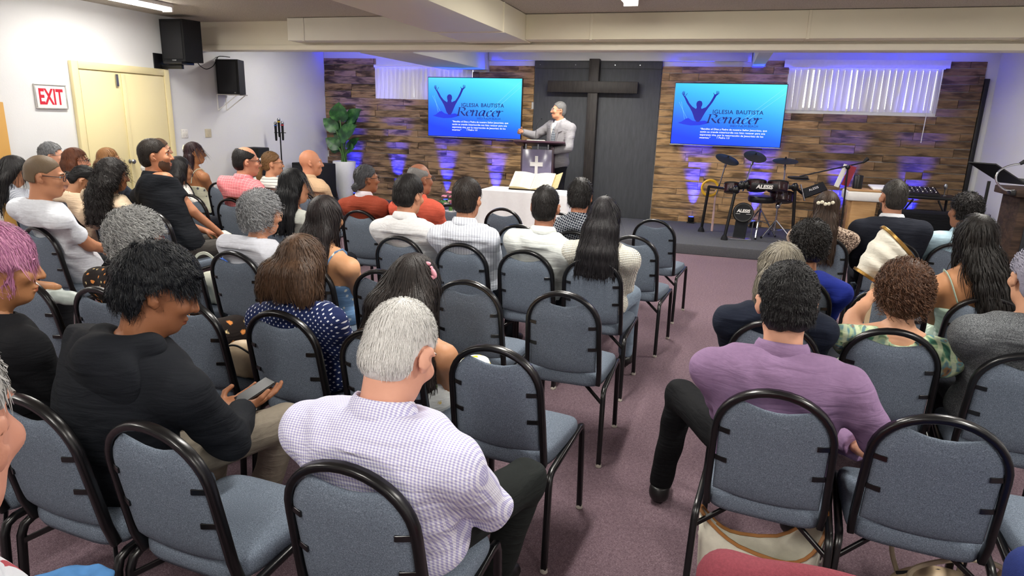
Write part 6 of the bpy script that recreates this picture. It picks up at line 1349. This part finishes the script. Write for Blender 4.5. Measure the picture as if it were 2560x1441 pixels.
# ------------------------------------------------------------------ things worn, held and left on chairs
def loc2w(K, p): d = PEOPLE[K]; return d['base']+d['Rz']@np.array(p, float)
T26 = PEOPLE['teen26']; ph_ = (T26['WR'][1]+T26['WR'][-1])/2+np.array([.015, .115, .035])
phn = thing('smartphone', 'dark smartphone held by the hoodie teenager', 'phone', tuple(loc2w('teen26', ph_)), T26['r0']+math.radians(-18)); MB().box((-.038, -.075, -.004), (.038, .075, .004), .004).obj('shell', M_BLACK, phn, rot=(math.radians(18), 0, 0)); MB().box((-.035, -.071, .0041), (.035, .071, .005)).obj('screen', plain('dark_glass', '#10141c', .35), phn, rot=(math.radians(18), 0, 0))
def worn(K, name, mb, mat): return mb.obj(name, mat, PEOPLE[K]['root'])
def hpt(K, *v): return PEOPLE[K]['hp'](*v)
M_PBOW = plain('pink_satin', '#d9919f', .45); G = PEOPLE['girl28']; mb = MB()
c = hpt('girl28', .085, -.045, .10)
for q, (a, b) in enumerate(((.055, -.05), (-.055, .03), (.03, -.1))): mb.ball(c+G['Rh']@np.array([a*.4, -.01, b*.4]), (.024, .008, .011), 10, 6, G['Rh']@rotm(0, 0, .9 if q == 0 else -.2))
mb.ball(c, .009, 8, 6); worn('girl28', 'hair_bow', mb, M_PBOW)
mb = MB(); c = hpt('leo31', -.035, -.13, .05)
for k in range(5): mb.ball(c+PEOPLE['leo31']['Rh']@np.array([-.05+.025*k, 0, .008*math.sin(k*2)]), (.014, .007, .014), 8, 5)
worn('leo31', 'flower_clip', mb, M_CRM)
mb = MB(); a, b = hpt('bl14', -.105, -.05, -.015), hpt('bl14', -.02, -.135, -.015); mb.tube([a+(b-a)*k/9 for k in range(10)], .008, 6); worn('bl14', 'silver_clip', mb, M_CHROME)
mb = MB(); c = hpt('bl14', .088, -.012, -.065); mb.tube([c+np.array([0, .022*math.cos(k/14*6.283), -.01+.022*math.sin(k/14*6.283)]) for k in range(14)], .0025, 5, closed=True); worn('bl14', 'hoop_earring', mb, M_CHROME)
mb = MB(); c = hpt('pt12', -.02, -.135, .03); mb.ball(c+np.array([-.03, 0, .01]), (.035, .015, .025), 8, 6).ball(c+np.array([.03, 0, .01]), (.035, .015, .025), 8, 6).ball(c, .014, 8, 6); worn('pt12', 'white_bow', mb, M_WHITE)
mb = MB().tube([hpt('s10', -.02, -.115, .1), hpt('s10', .0, -.125, .06), hpt('s10', .02, -.12, .03)], [.006, .01, .005], 6); worn('s10', 'hair_clip', mb, M_CRM)
T7 = PEOPLE['t7']; d = T7['WR'][1]-T7['EL'][1]; d /= np.linalg.norm(d); c = T7['WR'][1]-d*.03; mb = MB().lathe([(.034, -.014), (.037, -.012), (.037, .012), (.034, .014)], c, 16, d); mb.box(c+[.02, -.02, .012], c+[.05, .014, .04], .004); worn('t7', 'wristwatch', mb, M_WHITE)
# bible on the lap of the man in the black polo
lb_ = ony((548, 587), 4.78); bkp = thing('closed_book', 'thick pale book on the lap of the black polo man', 'book', tuple(lb_-[0, 0, .02]), math.radians(-35)); MB().box((-.10, -.075, .004), (.10, .075, .034), .004).obj('page_block', M_EDGE, bkp); MB().box((-.104, -.079, 0), (.104, .079, .0039)).box((-.104, -.079, .0341), (.104, .079, .038)).obj('cover', M_CRM, bkp)
# white handbag and blue plastic bag on the empty chair, tan bag on the chair beside the dotted blouse
M_WLE = plain('white_leather', '#d9dccb', .45, 0, .4, .05); M_TANL = plain('tan_leather', '#b9a284', .5, 0, .4, .08)
cx, cy, cd, _ = CHAIRS['c430']; bx_, by_ = cx+.06, cy+.27
wb = thing('white_handbag', 'white leather handbag on the chair left of the grey-haired woman', 'handbag', (bx_, by_, .492), math.radians(-10)); g = Grid((-.2, -.13, -.01), (.2, .13, .24), .012)
pr = [Ell((0, 0, .09), (.17, .085, .11), None, .03), Ell((0, 0, .02), (.16, .085, .05), None, .05)]; D = np.maximum(g.union(pr), -g.pts()[..., 2]+.002); Vv, Fv = nets(D, g); add('bag_body', mesh_np('bag_body', Vv, Fv, [M_WLE]), wb)
MB().tube(smooth_path([(-.12, -.04, .14), (-.1, -.06, .28), (0, -.06, .33), (.1, -.06, .28), (.12, -.04, .14)], 6), .009, rect=(.006, .02)).obj('handle', M_WLE, wb); MB().box((-.03, -.1, .09), (.03, -.085, .13), .003).obj('buckle', M_STEEL, wb)
M_BLUEP = plain('blue_plastic', '#2058b8', .3, 0, .5, .3, 14); g = Grid((-.1, -.1, -.02), (.1, .1, .2), .01); P = g.pts(); D = g.union([Ell((0, 0, .07), (.06, .055, .07), None, .03), Con((0, 0, .1), (.02, .01, .16), .03, .015, .03)])+.008*np.sin(60*P[..., 0]+3*np.sin(50*P[..., 2]))*np.sin(70*P[..., 1]+40*P[..., 2]); Vv, Fv = nets(D, g)
tag(add('plastic_bag', mesh_np('plastic_bag', Vv, Fv, [M_BLUEP]), None, (bx_-.03, by_+.10, .60)), 'crumpled blue plastic bag on top of the white handbag', 'bag')
cx, cy, cd, _ = CHAIRS['D']; tbg = thing('tan_handbag', 'tan handbag with dark piping on the chair beside the dotted blouse', 'handbag', (cx+.10, cy+.26, .492), math.radians(-8)); g = Grid((-.17, -.12, -.01), (.17, .12, .2), .012); D = np.maximum(g.union([Ell((0, 0, .07), (.14, .08, .09), None, .03), Ell((0, 0, .02), (.13, .075, .05), None, .05)]), -g.pts()[..., 2]+.002); Vv, Fv = nets(D, g); add('bag_body', mesh_np('bag_body', Vv, Fv, [M_TANL]), tbg)
MB().tube(smooth_path([(-.14, -.02, .07), (-.08, -.06, .13), (0, -.065, .155), (.08, -.06, .13), (.14, -.02, .07)], 6), .005, 6).obj('piping', M_BLACKR, tbg)
# tan strap over a chair back
cx, cy, cd, _ = CHAIRS['RB11']; tag(MB().tube(smooth_path([(cx-.10, cy-.035, .62), (cx-.10, cy-.03, .80), (cx-.095, cy-.012, .905), (cx-.085, cy+.012, .915), (cx-.08, cy+.03, .80), (cx-.075, cy+.05, .62)], 6), .01, rect=(.004, .024), up=(0, 1, 0)).obj('bag_strap', M_TANL), 'tan bag strap looped over a chair beyond the paisley blouse', 'strap')
# cream fabric bag with gold frame, held up by the woman in paisley
M_CFAB = cloth(('plain', '#e2ded0')); M_GOLD = plain('brushed_gold', '#b08a4c', .3, .9, .5, .08)
fb = thing('gold_framed_bag', 'cream pleated fabric bag with gold frame held up', 'bag', tuple(ony((2205, 650), 3.62)), math.radians(8)); FO = ony((2205, 650), 3.62)
A, B = ony((2208, 572), 3.60)-FO, ony((2278, 650), 3.66)-FO; Cc, Dd = ony((2143, 672), 3.60)-FO, ony((2186, 700), 3.66)-FO
Rz8 = rotm(-math.radians(8)); A, B, Cc, Dd = [Rz8@q for q in (A, B, Cc, Dd)]
V = []; F = []; nn = 14; rows = 16
for i in range(rows):
    t_ = i/(rows-1); p = A*(1-t_)+Cc*t_; q = B*(1-t_)+Dd*t_; bul = .035*math.sin(t_*math.pi)+.012*math.sin(t_*19)
    for j in range(nn):
        a = 2*math.pi*j/nn; c = (p+q)/2+(q-p)/2*math.cos(a)*(1+bul*3)+np.array([0, 1, 0])*math.sin(a)*(.07+bul); V.append(c)
for i in range(rows-1):
    for j in range(nn): F.append((i*nn+j, i*nn+(j+1) % nn, (i+1)*nn+(j+1) % nn, (i+1)*nn+j))
F += [list(range(nn))[::-1], list(range((rows-1)*nn, rows*nn))]; add('bag_body', mesh_np('bag_body', V, F, [M_CFAB]), fb)
for p, q, s_ in ((A, B, 1), (Cc, Dd, -1)):
    n_ = (A+B-Cc-Dd); n_ /= np.linalg.norm(n_); MB().tube([(p+q)/2+(q-p)/2*1.06*math.cos(k/20*6.283)+np.array([0, 1, 0])*.078*math.sin(k/20*6.283)+n_*s_*.004 for k in range(20)], .008, rect=(.016, .012), closed=True, up=n_).obj('gold_rim', M_GOLD, fb)
# bags on the floor, padded chairs at the lower edge
M_CANV = plain('cream_canvas', '#ddd9c8', .85, 0, .2, .05, 40, .3, 400); M_TRIM = plain('tan_binding', '#a8713a', .5)
tt = thing('canvas_tote', 'cream canvas tote bag with tan binding under the purple-shirted man', 'bag', (.27, 2.26, 0.0), math.radians(-6)); V = []; F = []; n = 36; rows = [(0, .8), (.01, .92), (.12, 1.0), (.22, 1.03), (.31, 1.06)]
def rim(a, k, z): 
    x = .20*math.copysign(abs(math.cos(a))**.7, math.cos(a))*k; y = .085*math.copysign(abs(math.sin(a))**.8, math.sin(a))*k*(1+.35*math.cos(2*a+.5)*(z/.27)); return np.array([x, y, z*(1+.18*math.sin(a*2+1.1)*(z/.27)**2+.10*math.cos(a)*(z/.27))])
for z, k in rows: V += [rim(2*math.pi*i/n, k, z) for i in range(n)]
for z, k in ((.302, 1.0), (.12, .93), (.015, .86)): V += [rim(2*math.pi*i/n, k, z) for i in range(n)]
R_ = len(V)//n
for r in range(R_-1):
    for i in range(n): F.append((r*n+i, r*n+(i+1) % n, (r+1)*n+(i+1) % n, (r+1)*n+i))
F += [list(range(n))[::-1], list(range((R_-1)*n, R_*n))]; add('bag_body', mesh_np('bag_body', V, F, [M_CANV]), tt); MB().tube([rim(2*math.pi*i/n, 1.055, .312) for i in range(n)], .006, rect=(.012, .01), closed=True, up=(0, 0, 1)).obj('binding', M_TRIM, tt)
MB().tube([rim(4.4, 1.012, .25), rim(4.42, 1.02, .1)], .005, rect=(.004, .012), up=(0, -1, 0)).obj('side_binding', M_TRIM, tt)
hb = thing('beige_handbag', 'beige handbag with long loop handles at the lower right', 'handbag', (.90, 2.42, 0), math.radians(12)); g = Grid((-.22, -.12, -.01), (.22, .12, .24), .013); D = np.maximum(g.union([Ell((0, 0, .09), (.17, .075, .10), None, .03), Ell((0, 0, .03), (.18, .085, .06), None, .05)]), -g.pts()[..., 2]+.002); Vv, Fv = nets(D, g); add('bag_body', mesh_np('bag_body', Vv, Fv, [M_TANL]), hb)
for q in (-1, 1): MB().tube(smooth_path([(-.11, q*.05, .13), (-.13, q*.08, .24), (-.02, q*.15, .34), (.12, q*.13, .30), (.11, q*.05, .14)], 7), .009, 8).obj('handle', plain('beige_leather_cord', '#b5a78d', .5), hb)
MB().tube([(-.14, 0, .16), (0, 0, .185), (.14, 0, .16)], .006, 6).obj('zip', M_BLACKR, hb)
def padded(x, y, z, col, label, nm, deg=0, W=.23):
    t_ = thing('upholstered_chair', label, 'chair', (x, y, 0), math.radians(deg)); mt_ = plain(nm, col, .85, 0, .2, .12, 200, .3, 500)
    g = Grid((-W-.04, -.08, .44), (W+.04, .1, z+.03), .011); D = g.union([Con((-W+.04, 0, .52), (W-.04, 0, .52), .045, .045, .05), Con((-W+.05, -.0, z-.04), (W-.05, 0, z-.04), .042, .042, .05), Con((-W+.045, 0, .5), (-W+.045, 0, z-.05), .045, .045, .05), Con((W-.045, 0, .5), (W-.045, 0, z-.05), .045, .045, .05), Ell((0, 0, (z+.5)/2), (W-.01, .045, (z-.45)/2), None, .05)]); Vv, Fv = nets(D, g); add('backrest', mesh_np('backrest', Vv, Fv, [mt_]), t_)
    MB().box((-W, .02, .40), (W, .48, .48), .03).obj('seat', mt_, t_)
    for q in (-1, 1):
        for yy in (.02, .44): MB().tube([(q*(W-.03), yy, 0), (q*(W-.03), yy, .42)], .013, 8).obj('leg', M_FRAME, t_)
padded(.275, 1.17, .905, '#7e3b45', 'red upholstered chair back at the bottom edge', 'red_chair_fabric', -3)
padded(.86, 1.40, .90, '#26336c', 'navy upholstered chair back in the lower right corner', 'navy_chair_fabric', -6, .21)
# blue cloth and white cup by the corner man
cl = onz((318, 1456), .60); g = Grid((-.1, -.1, -.06), (.1, .1, .08), .009); P = g.pts(); D = g.union([Con((-.06, -.03, 0), (.05, .03, .0), .03, .025, .03), Con((-.02, .03, .01), (.07, .05, .02), .018, .012, .02), Con((-.05, .0, .01), (.06, -.01, .03), .02, .015, .02)])+.006*np.sin(70*P[..., 0])*np.sin(60*P[..., 1]+30*P[..., 2]); Vv, Fv = nets(D, g)
K_ = PEOPLE['cor30']; cl = K_['base']+K_['Rz']@(K_['KN'][-1]+np.array([.0, -.02, .085]))
tag(add('folded_cloth', mesh_np('folded_cloth', Vv, Fv, [plain('light_blue_cloth', '#4878ab', .85, 0, .2, .1)]), None, tuple(cl)), 'crumpled light blue cloth on the knee of the corner man', 'cloth')
